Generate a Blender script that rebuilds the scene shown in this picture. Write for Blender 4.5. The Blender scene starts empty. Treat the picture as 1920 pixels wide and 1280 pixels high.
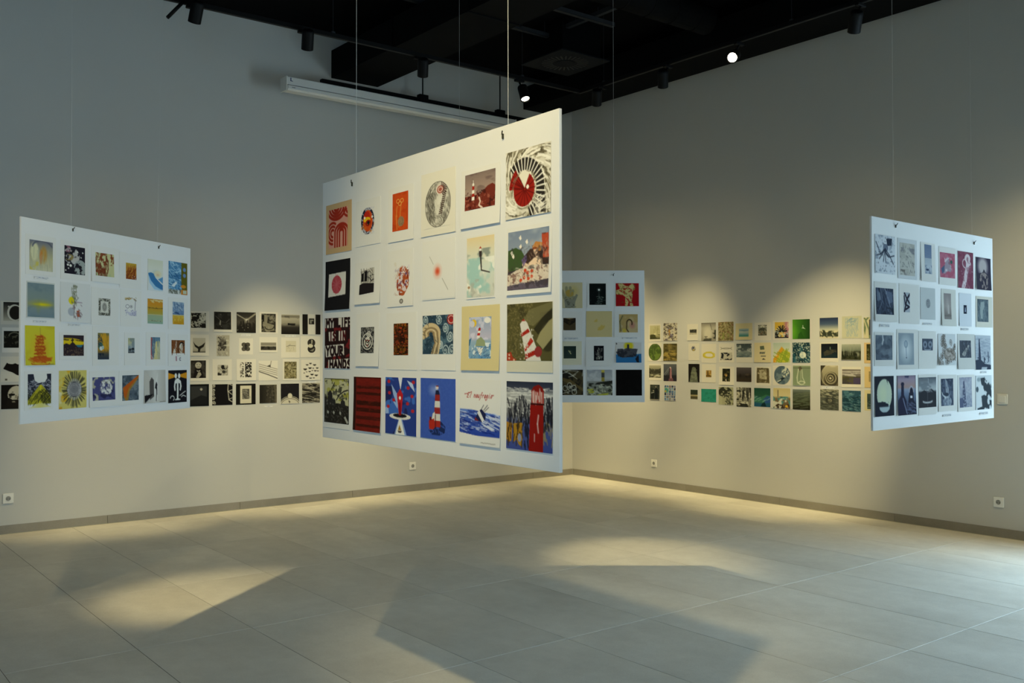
import bpy, math, random
import numpy as np
from mathutils import Vector, Matrix

# ------------------------------------------------------------------ camera, world, light, exposure
S = bpy.context.scene
col = S.collection
F_PX, YAW, PITCH, ROLL = 1787.38, 0.90559, 0.01355, -0.00155
CAM = np.array([-7.79678, -8.74322, 1.47])

def cam_axes():
    f = np.array([math.cos(YAW)*math.cos(PITCH), math.sin(YAW)*math.cos(PITCH), math.sin(PITCH)])
    r = np.cross(f, [0, 0, 1.0]); r /= np.linalg.norm(r)
    u = np.cross(r, f)
    c, s = math.cos(ROLL), math.sin(ROLL)
    return c*r + s*u, -s*r + c*u, f
CR, CU, CF = cam_axes()

cd = bpy.data.cameras.new('camera')
cd.sensor_width = 36.0
cd.lens = F_PX/1920*36.0
cd.clip_end = 200
cam = bpy.data.objects.new('camera', cd); col.objects.link(cam)
M = Matrix.Identity(4)
for i in range(3):
    M[i][0], M[i][1], M[i][2], M[i][3] = CR[i], CU[i], -CF[i], CAM[i]
cam.matrix_world = M
S.camera = cam

ROOM_X, ROOM_Y, ROOM_Z = -11.117, -9.82, 4.75       # far limits of the room from the corner at 0,0,0
WIN = (-8.5, -6.05, 0.06, 2.6)                      # window opening in the wall of muted prints, past the picture: y0, y1, z0, z1

S.view_settings.view_transform = 'Standard'
S.view_settings.look = 'None'
S.view_settings.gamma = 1.0
S.view_settings.use_curve_mapping = False
S.view_settings.exposure = 0.15

DAY = 13.5
LAMP = 1.5
w = bpy.data.worlds.new('daylight'); S.world = w; w.use_nodes = True
bg = w.node_tree.nodes['Background']
bg.inputs[0].default_value = (0.60, 0.82, 1.0, 1); bg.inputs[1].default_value = DAY

FILL_WIN = (-9.6, -8.3, 0.06, 2.6)                      # unseen opening added for ambient daylight, behind the camera: x0, x1, z0, z1
for W_, loc, rot in ((WIN, (.02, (WIN[0]+WIN[1])/2, (WIN[2]+WIN[3])/2), (math.radians(90), 0, math.radians(90))),
                     (FILL_WIN, ((FILL_WIN[0]+FILL_WIN[1])/2, ROOM_Y-.02, (FILL_WIN[2]+FILL_WIN[3])/2), (math.radians(90), 0, 0))):
    pl = bpy.data.lights.new('window_portal', 'AREA'); pl.shape = 'RECTANGLE'
    pl.size = W_[1]-W_[0]; pl.size_y = W_[3]-W_[2]; pl.cycles.is_portal = True
    po = bpy.data.objects.new('window_portal', pl); col.objects.link(po)
    po.location = loc; po.rotation_euler = rot          # -Z of each portal looks into the room

# ------------------------------------------------------------------ pixel helpers (1920 x 1280 frame)
def ray(x, y): return CF*F_PX + CR*(x-960) - CU*(y-640)
def hit(x, y, ax, val):
    d = ray(x, y); t = (val-CAM[ax])/d[ax]; return CAM + t*d
def hit_plane(x, y, O, N):
    d = ray(x, y); t = np.dot(np.asarray(O)-CAM, N)/np.dot(d, N); return CAM + t*d

# ------------------------------------------------------------------ materials
def lin(h):
    if isinstance(h, str):
        v = np.array([int(h[i:i+2], 16) for i in (0, 2, 4)])/255.0
    else:
        v = np.asarray(h, float)
    return np.where(v <= 0.04045, v/12.92, ((v+0.055)/1.055)**2.4)

MATS = {}
def mat(name, color, rough=0.6, metal=0.0, spec=0.5, bump=0.0, scale=200.0, vary=0.0, vscale=3.0, emit=None):
    if name in MATS: return MATS[name]
    m = bpy.data.materials.new(name); m.use_nodes = True; MATS[name] = m
    nt = m.node_tree; b = nt.nodes['Principled BSDF']
    c = lin(color)
    b.inputs['Base Color'].default_value = (*c, 1)
    b.inputs['Roughness'].default_value = rough; b.inputs['Metallic'].default_value = metal
    b.inputs['Specular IOR Level'].default_value = spec
    tc = nt.nodes.new('ShaderNodeTexCoord')
    if vary:
        n = nt.nodes.new('ShaderNodeTexNoise'); n.inputs['Scale'].default_value = vscale; n.inputs['Detail'].default_value = 6
        nt.links.new(tc.outputs['Object'], n.inputs['Vector'])
        r = nt.nodes.new('ShaderNodeMapRange')
        r.inputs['From Min'].default_value = .3; r.inputs['From Max'].default_value = .7
        r.inputs['To Min'].default_value = 1-vary; r.inputs['To Max'].default_value = 1+vary
        nt.links.new(n.outputs['Fac'], r.inputs['Value'])
        x = nt.nodes.new('ShaderNodeVectorMath'); x.operation = 'SCALE'; x.inputs[0].default_value = c
        nt.links.new(r.outputs[0], x.inputs['Scale']); nt.links.new(x.outputs[0], b.inputs['Base Color'])
    if bump:
        n = nt.nodes.new('ShaderNodeTexNoise'); n.inputs['Scale'].default_value = scale; n.inputs['Detail'].default_value = 4
        nt.links.new(tc.outputs['Object'], n.inputs['Vector'])
        bp = nt.nodes.new('ShaderNodeBump'); bp.inputs['Strength'].default_value = bump; bp.inputs['Distance'].default_value = .002
        nt.links.new(n.outputs['Fac'], bp.inputs['Height']); nt.links.new(bp.outputs[0], b.inputs['Normal'])
    if emit:
        b.inputs['Emission Color'].default_value = (*emit[0], 1); b.inputs['Emission Strength'].default_value = emit[1]
    return m

WALL = mat('wall_paint', 'bfbfbb', .9, spec=.2, bump=.25, scale=140, vary=.015, vscale=.8)
BLACK = mat('ceiling_black', '0a0a0b', .95, spec=.05)
DUCT = mat('duct_black', '090909', .8, spec=.08, vary=.15)
STRUT = mat('strut_dark_grey', '2b2d30', .7, spec=.2)
TRACK = mat('track_black', '080808', .6, spec=.15)
WHITE = mat('white_plastic', 'e0dfd9', .4)
CASE = mat('screen_case_white', 'd6d6d2', .45, vary=.03)
STEEL = mat('wire_steel', 'c4c4c0', .4, metal=.3)
CLIP = mat('clip_dark', '3c3a2c', .4, metal=.6)
BRASS = mat('pin_metal', 'cfcfca', .25, metal=1)
DARK = mat('socket_hole', '0c0c0c', .6)
FOAM = mat('foam_board', 'dddcda', .7, bump=.1, scale=60)
GREYLINE = mat('sealant', 'b9b49c', .7)
ALU = mat('window_frame', '2d3033', .4, metal=.5)

def stone(name, c1, c2, joint=False):
    m = bpy.data.materials.new(name); m.use_nodes = True; nt = m.node_tree; b = nt.nodes['Principled BSDF']
    g = nt.nodes.new('ShaderNodeNewGeometry'); oi = nt.nodes.new('ShaderNodeObjectInfo')
    mul = nt.nodes.new('ShaderNodeMath'); mul.operation = 'MULTIPLY'; mul.inputs[1].default_value = 37.0
    nt.links.new(oi.outputs['Random'], mul.inputs[0])
    add = nt.nodes.new('ShaderNodeVectorMath'); nt.links.new(g.outputs['Position'], add.inputs[0]); nt.links.new(mul.outputs[0], add.inputs[1])
    def noise(sc, det, ro=.6, st=None):
        n = nt.nodes.new('ShaderNodeTexNoise'); n.inputs['Scale'].default_value = sc; n.inputs['Detail'].default_value = det; n.inputs['Roughness'].default_value = ro
        if st:
            mp = nt.nodes.new('ShaderNodeMapping'); mp.inputs['Scale'].default_value = st
            nt.links.new(add.outputs[0], mp.inputs[0]); nt.links.new(mp.outputs[0], n.inputs['Vector'])
        else: nt.links.new(add.outputs[0], n.inputs['Vector'])
        return n
    a = noise(1.6, 8, .62, (1.0, .45, 1)); d = noise(160, 3, .7); e = noise(9, 6, .7)
    def mix(x, y, k):
        t = nt.nodes.new('ShaderNodeMix'); t.data_type = 'FLOAT'; t.inputs[0].default_value = k
        nt.links.new(x, t.inputs[2]); nt.links.new(y, t.inputs[3]); return t.outputs[0]
    v = mix(mix(a.outputs['Fac'], e.outputs['Fac'], .3), d.outputs['Fac'], .22)
    rp = nt.nodes.new('ShaderNodeValToRGB')
    rp.color_ramp.elements[0].position = .36; rp.color_ramp.elements[0].color = (*lin(c1), 1)
    rp.color_ramp.elements[1].position = .64; rp.color_ramp.elements[1].color = (*lin(c2), 1)
    nt.links.new(v, rp.inputs[0])
    hs = nt.nodes.new('ShaderNodeHueSaturation')
    mr = nt.nodes.new('ShaderNodeMapRange'); mr.inputs['To Min'].default_value = .97; mr.inputs['To Max'].default_value = 1.03
    nt.links.new(oi.outputs['Random'], mr.inputs['Value']); nt.links.new(mr.outputs[0], hs.inputs['Value'])
    nt.links.new(rp.outputs[0], hs.inputs['Color']); nt.links.new(hs.outputs[0], b.inputs['Base Color'])
    rr = nt.nodes.new('ShaderNodeMapRange'); rr.inputs['To Min'].default_value = .42; rr.inputs['To Max'].default_value = .62
    nt.links.new(e.outputs['Fac'], rr.inputs['Value']); nt.links.new(rr.outputs[0], b.inputs['Roughness'])
    bp = nt.nodes.new('ShaderNodeBump'); bp.inputs['Strength'].default_value = .12; bp.inputs['Distance'].default_value = .002
    nt.links.new(d.outputs['Fac'], bp.inputs['Height']); nt.links.new(bp.outputs[0], b.inputs['Normal'])
    return m
TILE = stone('concrete_tile', 'cac4b7', 'ece7db')
SKIRT = stone('skirting_stone', '7b766b', '938e83')
GROUT = mat('grout', '6e695f', .9)

# printed surfaces read their ink from a colour attribute
INK = bpy.data.materials.new('ink_on_paper'); INK.use_nodes = True
_nt = INK.node_tree; _a = _nt.nodes.new('ShaderNodeAttribute'); _a.attribute_name = 'ink'
_nt.links.new(_a.outputs['Color'], _nt.nodes['Principled BSDF'].inputs['Base Color'])
_nt.nodes['Principled BSDF'].inputs['Roughness'].default_value = .9
_nt.nodes['Principled BSDF'].inputs['Specular IOR Level'].default_value = .04

# ------------------------------------------------------------------ mesh helpers
class MB:
    def __init__(s): s.v = []; s.f = []
    def box(s, x0, y0, z0, x1, y1, z1):
        n = len(s.v)
        s.v += [(x, y, z) for z in (z0, z1) for y in (y0, y1) for x in (x0, x1)]
        s.f += [tuple(n+i for i in q) for q in ((0, 2, 3, 1), (4, 5, 7, 6), (0, 1, 5, 4), (2, 6, 7, 3), (0, 4, 6, 2), (1, 3, 7, 5))]
        return s
    def rbox(s, x0, y0, z0, x1, y1, z1, b):
        """box with chamfered edges"""
        n = len(s.v); X = (x0, x1); Y = (y0, y1); Z = (z0, z1)
        idx = {}
        for i in (0, 1):
            for j in (0, 1):
                for k in (0, 1):
                    sx, sy, sz = (1, -1)[i], (1, -1)[j], (1, -1)[k]
                    for a in range(3):
                        p = [X[i]+sx*b, Y[j]+sy*b, Z[k]+sz*b]; p[a] = (X[i], Y[j], Z[k])[a]
                        idx[i, j, k, a] = len(s.v); s.v.append(tuple(p))
        g = lambda i, j, k, a: idx[i, j, k, a]
        F = []
        for t in (0, 1):
            F.append([g(t, 0, 0, 0), g(t, 1, 0, 0), g(t, 1, 1, 0), g(t, 0, 1, 0)])
            F.append([g(0, t, 0, 1), g(1, t, 0, 1), g(1, t, 1, 1), g(0, t, 1, 1)])
            F.append([g(0, 0, t, 2), g(1, 0, t, 2), g(1, 1, t, 2), g(0, 1, t, 2)])
            for t2 in (0, 1):
                F.append([g(0, t, t2, 1), g(1, t, t2, 1), g(1, t, t2, 2), g(0, t, t2, 2)])
                F.append([g(t, 0, t2, 0), g(t, 1, t2, 0), g(t, 1, t2, 2), g(t, 0, t2, 2)])
                F.append([g(t, t2, 0, 0), g(t, t2, 1, 0), g(t, t2, 1, 1), g(t, t2, 0, 1)])
                for t3 in (0, 1):
                    F.append([g(t, t2, t3, 0), g(t, t2, t3, 1), g(t, t2, t3, 2)])
        s.f += [tuple(q) for q in F]
        return s
    def lathe(s, prof, o=(0, 0, 0), axis=(0, 0, 1), n=20):
        """profile of (radius, height) turned about axis through o"""
        a = Vector(axis).normalized(); e1 = a.orthogonal().normalized(); e2 = a.cross(e1); o = Vector(o)
        base = len(s.v)
        for r, h in prof:
            for k in range(n):
                t = 2*math.pi*k/n
                s.v.append(tuple(o + a*h + (e1*math.cos(t)+e2*math.sin(t))*r))
        for i in range(len(prof)-1):
            for k in range(n):
                k2 = (k+1) % n
                s.f.append((base+i*n+k, base+i*n+k2, base+(i+1)*n+k2, base+(i+1)*n+k))
        s.f.append(tuple(base+k for k in reversed(range(n))))
        s.f.append(tuple(base+(len(prof)-1)*n+k for k in range(n)))
        return s
    def tube(s, p, q, r, n=8):
        p = Vector(p); q = Vector(q)
        return s.lathe([(r, 0), (r, (q-p).length)], p, q-p, n)
    def prism(s, pts, x0, x1):
        """(y,z) outline extruded along x"""
        n = len(s.v); k = len(pts)
        s.v += [(x0, y, z) for y, z in pts] + [(x1, y, z) for y, z in pts]
        s.f += [(n+i, n+(i+1) % k, n+k+(i+1) % k, n+k+i) for i in range(k)]
        s.f += [tuple(n+i for i in reversed(range(k))), tuple(n+k+i for i in range(k))]
        return s
    def mesh(s, name, m, smooth=False):
        me = bpy.data.meshes.new(name); me.from_pydata(s.v, [], s.f)
        import bmesh
        bm = bmesh.new(); bm.from_mesh(me); bmesh.ops.recalc_face_normals(bm, faces=bm.faces); bm.to_mesh(me); bm.free()
        if m: me.materials.append(m)
        if smooth:
            for p in me.polygons: p.use_smooth = len(p.vertices) == 4
        return me
    def build(s, name, m, parent=None, loc=None, rz=0, smooth=False):
        return link(name, s.mesh(name, m, smooth), parent, loc, rz)

def link(name, me, parent=None, loc=None, rz=0):
    o = bpy.data.objects.new(name, me); col.objects.link(o)
    if parent: o.parent = parent
    if loc is not None: o.location = loc
    if rz: o.rotation_euler = (0, 0, rz)
    return o
def tag(o, label=None, cat=None, group=None, kind=None):
    if label: o['label'] = label
    if cat: o['category'] = cat
    if group: o['group'] = group
    if kind: o['kind'] = kind
    return o
def empty(name, loc, label, cat, group=None, rz=0):
    o = link(name, None, None, loc, rz); o.empty_display_size = .1
    return tag(o, label, cat, group)

# ------------------------------------------------------------------ the room shell
def struct(name, mb, m, label, cat):
    return tag(mb.build(name, m), label, cat, kind='structure')

TX0, TY0 = -0.317, -0.22                       # first full joints, tile module 0.6 x 1.2 m
fl = struct('floor', MB().box(ROOM_X-.2, ROOM_Y-.2, -.1, .2, .2, -.0015), GROUT, 'pale grey concrete-look stone tile floor', 'floor')
xs = [0.0]; x = TX0
while x > ROOM_X+.01: xs.append(x); x -= .6
xs.append(ROOM_X)
ys = [0.0]; y = TY0
while y > ROOM_Y+.01: ys.append(y); y -= 1.2
ys.append(ROOM_Y)
tile_mesh = {}
random.seed(4)
for i in range(len(xs)-1):
    for j in range(len(ys)-1):
        wx, wy = xs[i]-xs[i+1], ys[j]-ys[j+1]
        if wx < .03 or wy < .03: continue
        k = (round(wx, 3), round(wy, 3))
        if k not in tile_mesh:
            tile_mesh[k] = MB().rbox(-wx/2+.0015, -wy/2+.0015, -.01, wx/2-.0015, wy/2-.0015, 0, .0012).mesh('tile', TILE)
        link('tile', tile_mesh[k], fl, ((xs[i]+xs[i+1])/2, (ys[j]+ys[j+1])/2, 0))

struct('wall_left', MB().box(ROOM_X-.2, 0, -.1, .2, .2, ROOM_Z+.3), WALL, 'tall white painted gallery wall with rows of black and white prints', 'wall')
struct('wall_right', MB().box(0, WIN[1], -.1, .2, 0, ROOM_Z+.3).box(0, ROOM_Y-.2, -.1, .2, WIN[0], ROOM_Z+.3)
       .box(0, WIN[0], WIN[3], .2, WIN[1], ROOM_Z+.3).box(0, WIN[0], -.1, .2, WIN[1], WIN[2]), WALL, 'tall white painted gallery wall with rows of muted colour prints', 'wall')
struct('wall_rear', MB().box(ROOM_X-.2, ROOM_Y-.2, -.1, ROOM_X, 0, ROOM_Z+.3), WALL, 'white painted wall opposite the print wall', 'wall')
struct('wall_front', MB().box(ROOM_X, ROOM_Y-.2, -.1, FILL_WIN[0], ROOM_Y, ROOM_Z+.3).box(FILL_WIN[1], ROOM_Y-.2, -.1, 0, ROOM_Y, ROOM_Z+.3)
       .box(FILL_WIN[0], ROOM_Y-.2, FILL_WIN[3], FILL_WIN[1], ROOM_Y, ROOM_Z+.3).box(FILL_WIN[0], ROOM_Y-.2, -.1, FILL_WIN[1], ROOM_Y, FILL_WIN[2]), WALL, 'white painted wall opposite the black and white prints', 'wall')
struct('ceiling', MB().box(ROOM_X-.2, ROOM_Y-.2, ROOM_Z, .2, .2, ROOM_Z+.3), BLACK, 'black painted ceiling slab above the services', 'ceiling')

GL = bpy.data.materials.new('clear_glass'); GL.use_nodes = True
_n = GL.node_tree; _n.nodes.clear()
_o = _n.nodes.new('ShaderNodeOutputMaterial'); _mx = _n.nodes.new('ShaderNodeMixShader'); _t = _n.nodes.new('ShaderNodeBsdfTransparent'); _g = _n.nodes.new('ShaderNodeBsdfGlossy')
_g.inputs['Roughness'].default_value = .02; _mx.inputs[0].default_value = .06; _t.inputs[0].default_value = (.96, .98, .97, 1)
_n.links.new(_t.outputs[0], _mx.inputs[1]); _n.links.new(_g.outputs[0], _mx.inputs[2]); _n.links.new(_mx.outputs[0], _o.inputs[0])
def window(name, loc, rz, ww, wh, label):
    wn = tag(link(name, None, None, loc, rz), label, 'window', kind='structure')
    MB().box(-ww/2, -.03, 0, ww/2, .03, .06).box(-ww/2, -.03, wh-.06, ww/2, .03, wh).build('window_frame', ALU, wn)
    for k in range(4):
        xx = -ww/2+.025+k*(ww-.05)/3
        MB().box(xx-.025, -.03, .06, xx+.025, .03, wh-.06).build('mullion', ALU, wn)
        if k < 3: MB().box(xx+.025, -.004, .06, xx+(ww-.05)/3-.025, .004, wh-.06).build('pane', GL, wn)
window('window_1', (.1, (WIN[0]+WIN[1])/2, WIN[2]), math.pi/2, WIN[1]-WIN[0], WIN[3]-WIN[2], 'tall street window with dark frame in the wall of muted prints')
window('fill_window', ((FILL_WIN[0]+FILL_WIN[1])/2, ROOM_Y-.1, FILL_WIN[2]), 0, FILL_WIN[1]-FILL_WIN[0], FILL_WIN[3]-FILL_WIN[2], 'unseen tall window with dark frame, added for ambient daylight opposite the black and white prints')  # added window, lets in extra ambient daylight from behind the camera

def baseboard(name, label, along_x, length):
    b = tag(link(name, None, None, (0, 0, 0), 0 if along_x else math.pi/2), label, 'baseboard', kind='structure')
    s = -1 if along_x else -1
    x = 0.012; L = 1.2; first = .62
    while x < length-.02:
        l = min(first if x < .1 else L, length-x)
        if along_x: q = MB().rbox(-(x+l)+.0015, -.011, .004, -x-.0015, -.0005, .0735, .0012)
        else: q = MB().rbox(-(x+l)+.0015, .0005, .004, -x-.0015, .011, .0735, .0012)
        q.build('skirting_tile', SKIRT, b); x += l
    if along_x: MB().box(-length, -.013, 0, -.002, -.0005, .0038).build('sealant_bead', GREYLINE, b)
    else: MB().box(-length, .0005, 0, -.012, .013, .0038).build('sealant_bead', GREYLINE, b)
baseboard('baseboard_left', 'grey stone tile skirting under the black and white prints', True, -ROOM_X)
baseboard('baseboard_right', 'grey stone tile skirting under the muted colour prints', False, -WIN[1]-.02)
# ------------------------------------------------------------------ hanging panels
PANELS = {}
def surface(O, U):
    """vertical picture plane: origin on the floor line, U to the reader's right, N towards the reader"""
    U = np.array([U[0], U[1], 0.0]); U /= np.linalg.norm(U)
    return dict(O=np.array([O[0], O[1], 0.0]), U=U, N=np.array([U[1], -U[0], 0.0]), rz=math.atan2(U[1], U[0]))
SURF = {'left_wall': surface((0, 0), (1, 0)), 'right_wall': surface((0, 0), (0, -1))}
T = .010
def hanging_panel(key, A, B, z0, z1, clips, label):
    A = np.array(A); B = np.array(B); L = np.linalg.norm(B-A)
    s = surface(A, B-A); SURF[key] = s
    e = empty('hanging_panel', (A[0], A[1], z0), label, 'display panel', 'suspended print panels', rz=s['rz'])
    MB().rbox(0, 0, 0, L, T, z1-z0, .0008).build('board', FOAM, e)
    for (px, py, lean) in clips:
        h = hit_plane(px, py, s['O'], s['N'])
        u = float(np.dot(h-s['O'], s['U'])); zc = h[2]-z0
        c = MB().rbox(u-.003, -.005, zc-.010, u+.003, -.0002, zc+.005, .0008).build('clip', CLIP, e)
        MB().tube((u, -.006, zc+.002), (u+.006, -.009, zc+.012), .0018, 8).build('clip_lever', CLIP, c)
        MB().tube((u+.006, T+.003, zc), (u+.006+lean, T+.003, ROOM_Z-z0), .0008, 6).build('wire', STEEL, e)
hanging_panel('central', (-6.064, -5.325), (-6.084, -6.771), 1.146, 2.146, [(661, 344, 0), (944, 254, 0)],
              'white hanging panel filled with red and blue lighthouse prints')
hanging_panel('leftp', (-6.828, -3.683), (-5.696, -2.797), 1.138, 2.138, [(136, 430, 0), (297, 463, .09)],
              'white hanging panel of yellow and orange prints before the black and white print wall')
hanging_panel('rightp', (-3.744, -6.291), (-2.403, -6.217), 1.112, 2.112, [(1679, 423, 0), (1826, 455, -.015)],
              'white hanging panel of slate grey and plum prints')
hanging_panel('backp', (-3.64, -2.81), (-2.54, -3.672), 1.106, 2.106, [(1150, 515, 0), (860, 512, 0)],
              'white hanging panel with hand print and red dancer prints, turned towards the room corner')

# ------------------------------------------------------------------ a small ink canvas (draws at 2x, averaged down to the vertex grid)
def rgb(h):
    return np.array([int(h[i:i+2], 16) for i in (0, 2, 4)])/255.0 if isinstance(h, str) else np.asarray(h, float)
class Cv:
    def __init__(s, nx, ny, paper, seed):
        s.w, s.h = nx*2, ny*2; s.asp = ny/nx
        s.c = np.empty((s.h, s.w, 3)); s.c[:] = rgb(paper)
        s.X, s.Y = np.meshgrid((np.arange(s.w)+.5)/s.w, (np.arange(s.h)+.5)/s.h)
        s.r = np.random.RandomState(seed); s.seed = seed
    def _put(s, m, colr, sl=(slice(None), slice(None))):
        v = s.c[sl]; v += (rgb(colr)-v)*m[..., None]; return s
    def bg(s, c): s.c[:] = rgb(c); return s
    def vg(s, *st):
        y = [a for a, _ in st]; cc = np.array([rgb(c) for _, c in st])
        for k in range(3): s.c[..., k] = np.interp(s.Y, y, cc[:, k])
        return s
    def hg(s, *st):
        y = [a for a, _ in st]; cc = np.array([rgb(c) for _, c in st])
        for k in range(3): s.c[..., k] = np.interp(s.X, y, cc[:, k])
        return s
    def box(s, x0, y0, x1, y1, c, a=1): return s._put(((s.X > x0) & (s.X < x1) & (s.Y > y0) & (s.Y < y1))*a, c)
    def ell(s, cx, cy, rx, ry, c, a=1, soft=0):
        d = np.sqrt(((s.X-cx)/rx)**2+((s.Y-cy)/ry)**2)
        m = (d < 1)*1.0 if not soft else np.clip((1-d)/soft, 0, 1)
        return s._put(m*a, c)
    def ring(s, cx, cy, rx, ry, wd, c, a=1):
        d = np.sqrt(((s.X-cx)/rx)**2+((s.Y-cy)/ry)**2); return s._put((np.abs(d-1) < wd)*a, c)
    def poly(s, pts, c, a=1):
        m = np.zeros((s.h, s.w), bool); n = len(pts)
        for i in range(n):
            x1, y1 = pts[i]; x2, y2 = pts[(i+1) % n]
            if y1 == y2: continue
            m ^= ((s.Y > min(y1, y2)) & (s.Y <= max(y1, y2)) & (s.X < (x2-x1)*(s.Y-y1)/(y2-y1)+x1))
        return s._put(m*a, c)
    def ln(s, pts, wd, c, a=1):
        wd = max(wd, .9/s.w)
        for (x1, y1), (x2, y2) in zip(pts[:-1], pts[1:]):
            i0 = max(0, int((min(x1, x2)-wd)*s.w)-1); i1 = min(s.w, int((max(x1, x2)+wd)*s.w)+2)
            j0 = max(0, int((min(y1, y2)-wd/s.asp)*s.h)-1); j1 = min(s.h, int((max(y1, y2)+wd/s.asp)*s.h)+2)
            if i1 <= i0 or j1 <= j0: continue
            sl = (slice(j0, j1), slice(i0, i1))
            dx, dy = x2-x1, (y2-y1)*s.asp; L = dx*dx+dy*dy+1e-12
            px, py = s.X[sl]-x1, (s.Y[sl]-y1)*s.asp
            t = np.clip((px*dx+py*dy)/L, 0, 1)
            d = np.hypot(px-t*dx, py-t*dy)
            s._put(np.clip((wd-d)*s.w*.7+.5, 0, 1)*a, c, sl)
        return s
    def nz(s, sx, sy, seed, oc=3):
        out = np.zeros((s.h, s.w)); amp = 1; tot = 0
        for o in range(oc):
            r = np.random.RandomState(s.seed*31+seed*7+o)
            gx, gy = int(sx*2**o)+2, int(sy*2**o)+2
            g = r.rand(gy+1, gx+1)
            fx, fy = s.X*sx*2**o, s.Y*sy*2**o
            ix, iy = np.minimum(fx.astype(int), gx-1), np.minimum(fy.astype(int), gy-1)
            tx, ty = fx-ix, fy-iy; tx = tx*tx*(3-2*tx); ty = ty*ty*(3-2*ty)
            v = (g[iy, ix]*(1-tx)+g[iy, ix+1]*tx)*(1-ty)+(g[iy+1, ix]*(1-tx)+g[iy+1, ix+1]*tx)*ty
            out += v*amp; tot += amp; amp *= .55
        return out/tot
    def ns(s, c, sx, sy, th=.5, soft=.1, seed=1, a=1, y0=-1, y1=2, x0=-1, x1=2, oc=3):
        m = np.clip((s.nz(sx, sy, seed, oc)-th)/soft, 0, 1)*a
        m = m*((s.Y > y0) & (s.Y < y1) & (s.X > x0) & (s.X < x1))
        return s._put(m, c)
    def nse(s, c, cx, cy, rx, ry, sx, sy, th=.5, soft=.1, seed=1, a=1):
        m = np.clip((s.nz(sx, sy, seed)-th)/soft, 0, 1)*a
        d = ((s.X-cx)/rx)**2+((s.Y-cy)/ry)**2
        return s._put(m*(d < 1), c)
    def hatch(s, n, c, x0=0, y0=0, x1=1, y1=1, L=.1, ang=0, jit=20, wd=.006, a=.8):
        for _ in range(n):
            x, y = s.r.uniform(x0, x1), s.r.uniform(y0, y1); t = math.radians(ang+s.r.uniform(-jit, jit)); l = L*s.r.uniform(.5, 1.2)/2
            dx, dy = math.cos(t)*l, math.sin(t)*l/s.asp
            s.ln([(x-dx, y-dy), (x+dx, y+dy)], wd, c, a)
        return s
    def dots(s, n, c, x0=0, y0=0, x1=1, y1=1, r=.01, a=1):
        for _ in range(n):
            x, y = s.r.uniform(x0, x1), s.r.uniform(y0, y1); q = r*s.r.uniform(.5, 1.4); s.ln([(x, y), (x+.001, y)], q, c, a)
        return s
    def rays(s, cx, cy, r0, r1, n, wd, c, a0=0, a1=360, jit=0, a=1):
        for k in range(n):
            t = math.radians(a0+(a1-a0)*k/max(1, n-(a1-a0 < 360))+s.r.uniform(-jit, jit)); q = s.r.uniform(1-jit/60, 1)
            s.ln([(cx+math.cos(t)*r0, cy+math.sin(t)*r0/s.asp), (cx+math.cos(t)*r1*q, cy+math.sin(t)*r1*q/s.asp)], wd, c, a)
        return s
    def arc(s, cx, cy, rx, ry, a0, a1, wd, c, a=1, n=18):
        p = [(cx+rx*math.cos(math.radians(a0+(a1-a0)*k/n)), cy+ry*math.sin(math.radians(a0+(a1-a0)*k/n))) for k in range(n+1)]
        return s.ln(p, wd, c, a)
    def spiral(s, cx, cy, r, turns, wd, c, ph=0, a=1, grow=1.0):
        n = int(turns*16); p = []
        for k in range(n+1):
            t = k/n; q = r*t**grow; an = ph+t*turns*2*math.pi
            p.append((cx+q*math.cos(an), cy+q*math.sin(an)/s.asp))
        return s.ln(p, wd, c, a)
    def lh(s, x, y0, y1, w0, w1, n, c1, c2, tilt=0, cap='7a2020'):
        """striped lighthouse tower from y0 (top) to y1 (foot)"""
        for k in range(n):
            t0, t1 = k/n, (k+1)/n
            f = lambda t: ((w0+(w1-w0)*t)/2, x-tilt*(1-t), y0+(y1-y0)*t)
            a, b = f(t0), f(t1)
            s.poly([(a[1]-a[0], a[2]), (a[1]+a[0], a[2]), (b[1]+b[0], b[2]), (b[1]-b[0], b[2])], c1 if k % 2 == 0 else c2)
        h = (y1-y0)*.12
        s.poly([(x-tilt-w0*.55, y0), (x-tilt, y0-h), (x-tilt+w0*.55, y0)], cap)
        return s
    def tang(s, n, c, cx, cy, r0, r1, L=.1, wd=.006, a=.8, tw=0, a0=0, a1=360):
        """strokes running round a centre"""
        for _ in range(n):
            r, t = s.r.uniform(r0, r1), math.radians(s.r.uniform(a0, a1)); l = L*s.r.uniform(.5, 1.2)/r/2
            s.ln([(cx+(r+tw*k)*math.cos(t+k*l), cy+(r+tw*k)*math.sin(t+k*l)/s.asp) for k in (-1, 0, 1)], wd, c, a)
        return s
    def sector(s, cx, cy, r0, r1, a0, a1, c, a=1):
        n = 24; A = [math.radians(a0+(a1-a0)*k/n) for k in range(n+1)]
        return s.poly([(cx+r1*math.cos(t), cy+r1*math.sin(t)/s.asp) for t in A]+[(cx+r0*math.cos(t), cy+r0*math.sin(t)/s.asp) for t in reversed(A)], c, a)
    def text(s, t, x, y, w_, h_, wd, c, slant=0, a=1):
        n = len(t); cw = w_/n
        for i, ch in enumerate(t):
            for st in FONT.get(ch, []):
                s.ln([(x+i*cw+(px*.8+.1)*cw+slant*(1-py)*h_, y+py*h_) for px, py in st], wd, c, a)
        return s
    def scrib(s, x0, x1, y, c='6a655c', a=.55):
        n = 14; return s.ln([(x0+(x1-x0)*k/n, y+s.r.uniform(-.006, .006)) for k in range(n+1)], .004, c, a)
    def out(s):
        return np.clip(s.c.reshape(s.h//2, 2, s.w//2, 2, 3).mean((1, 3)), 0, 1)
O8 = [(.5, 0), (.85, .12), (1, .5), (.85, .88), (.5, 1), (.15, .88), (0, .5), (.15, .12), (.5, 0)]
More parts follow.
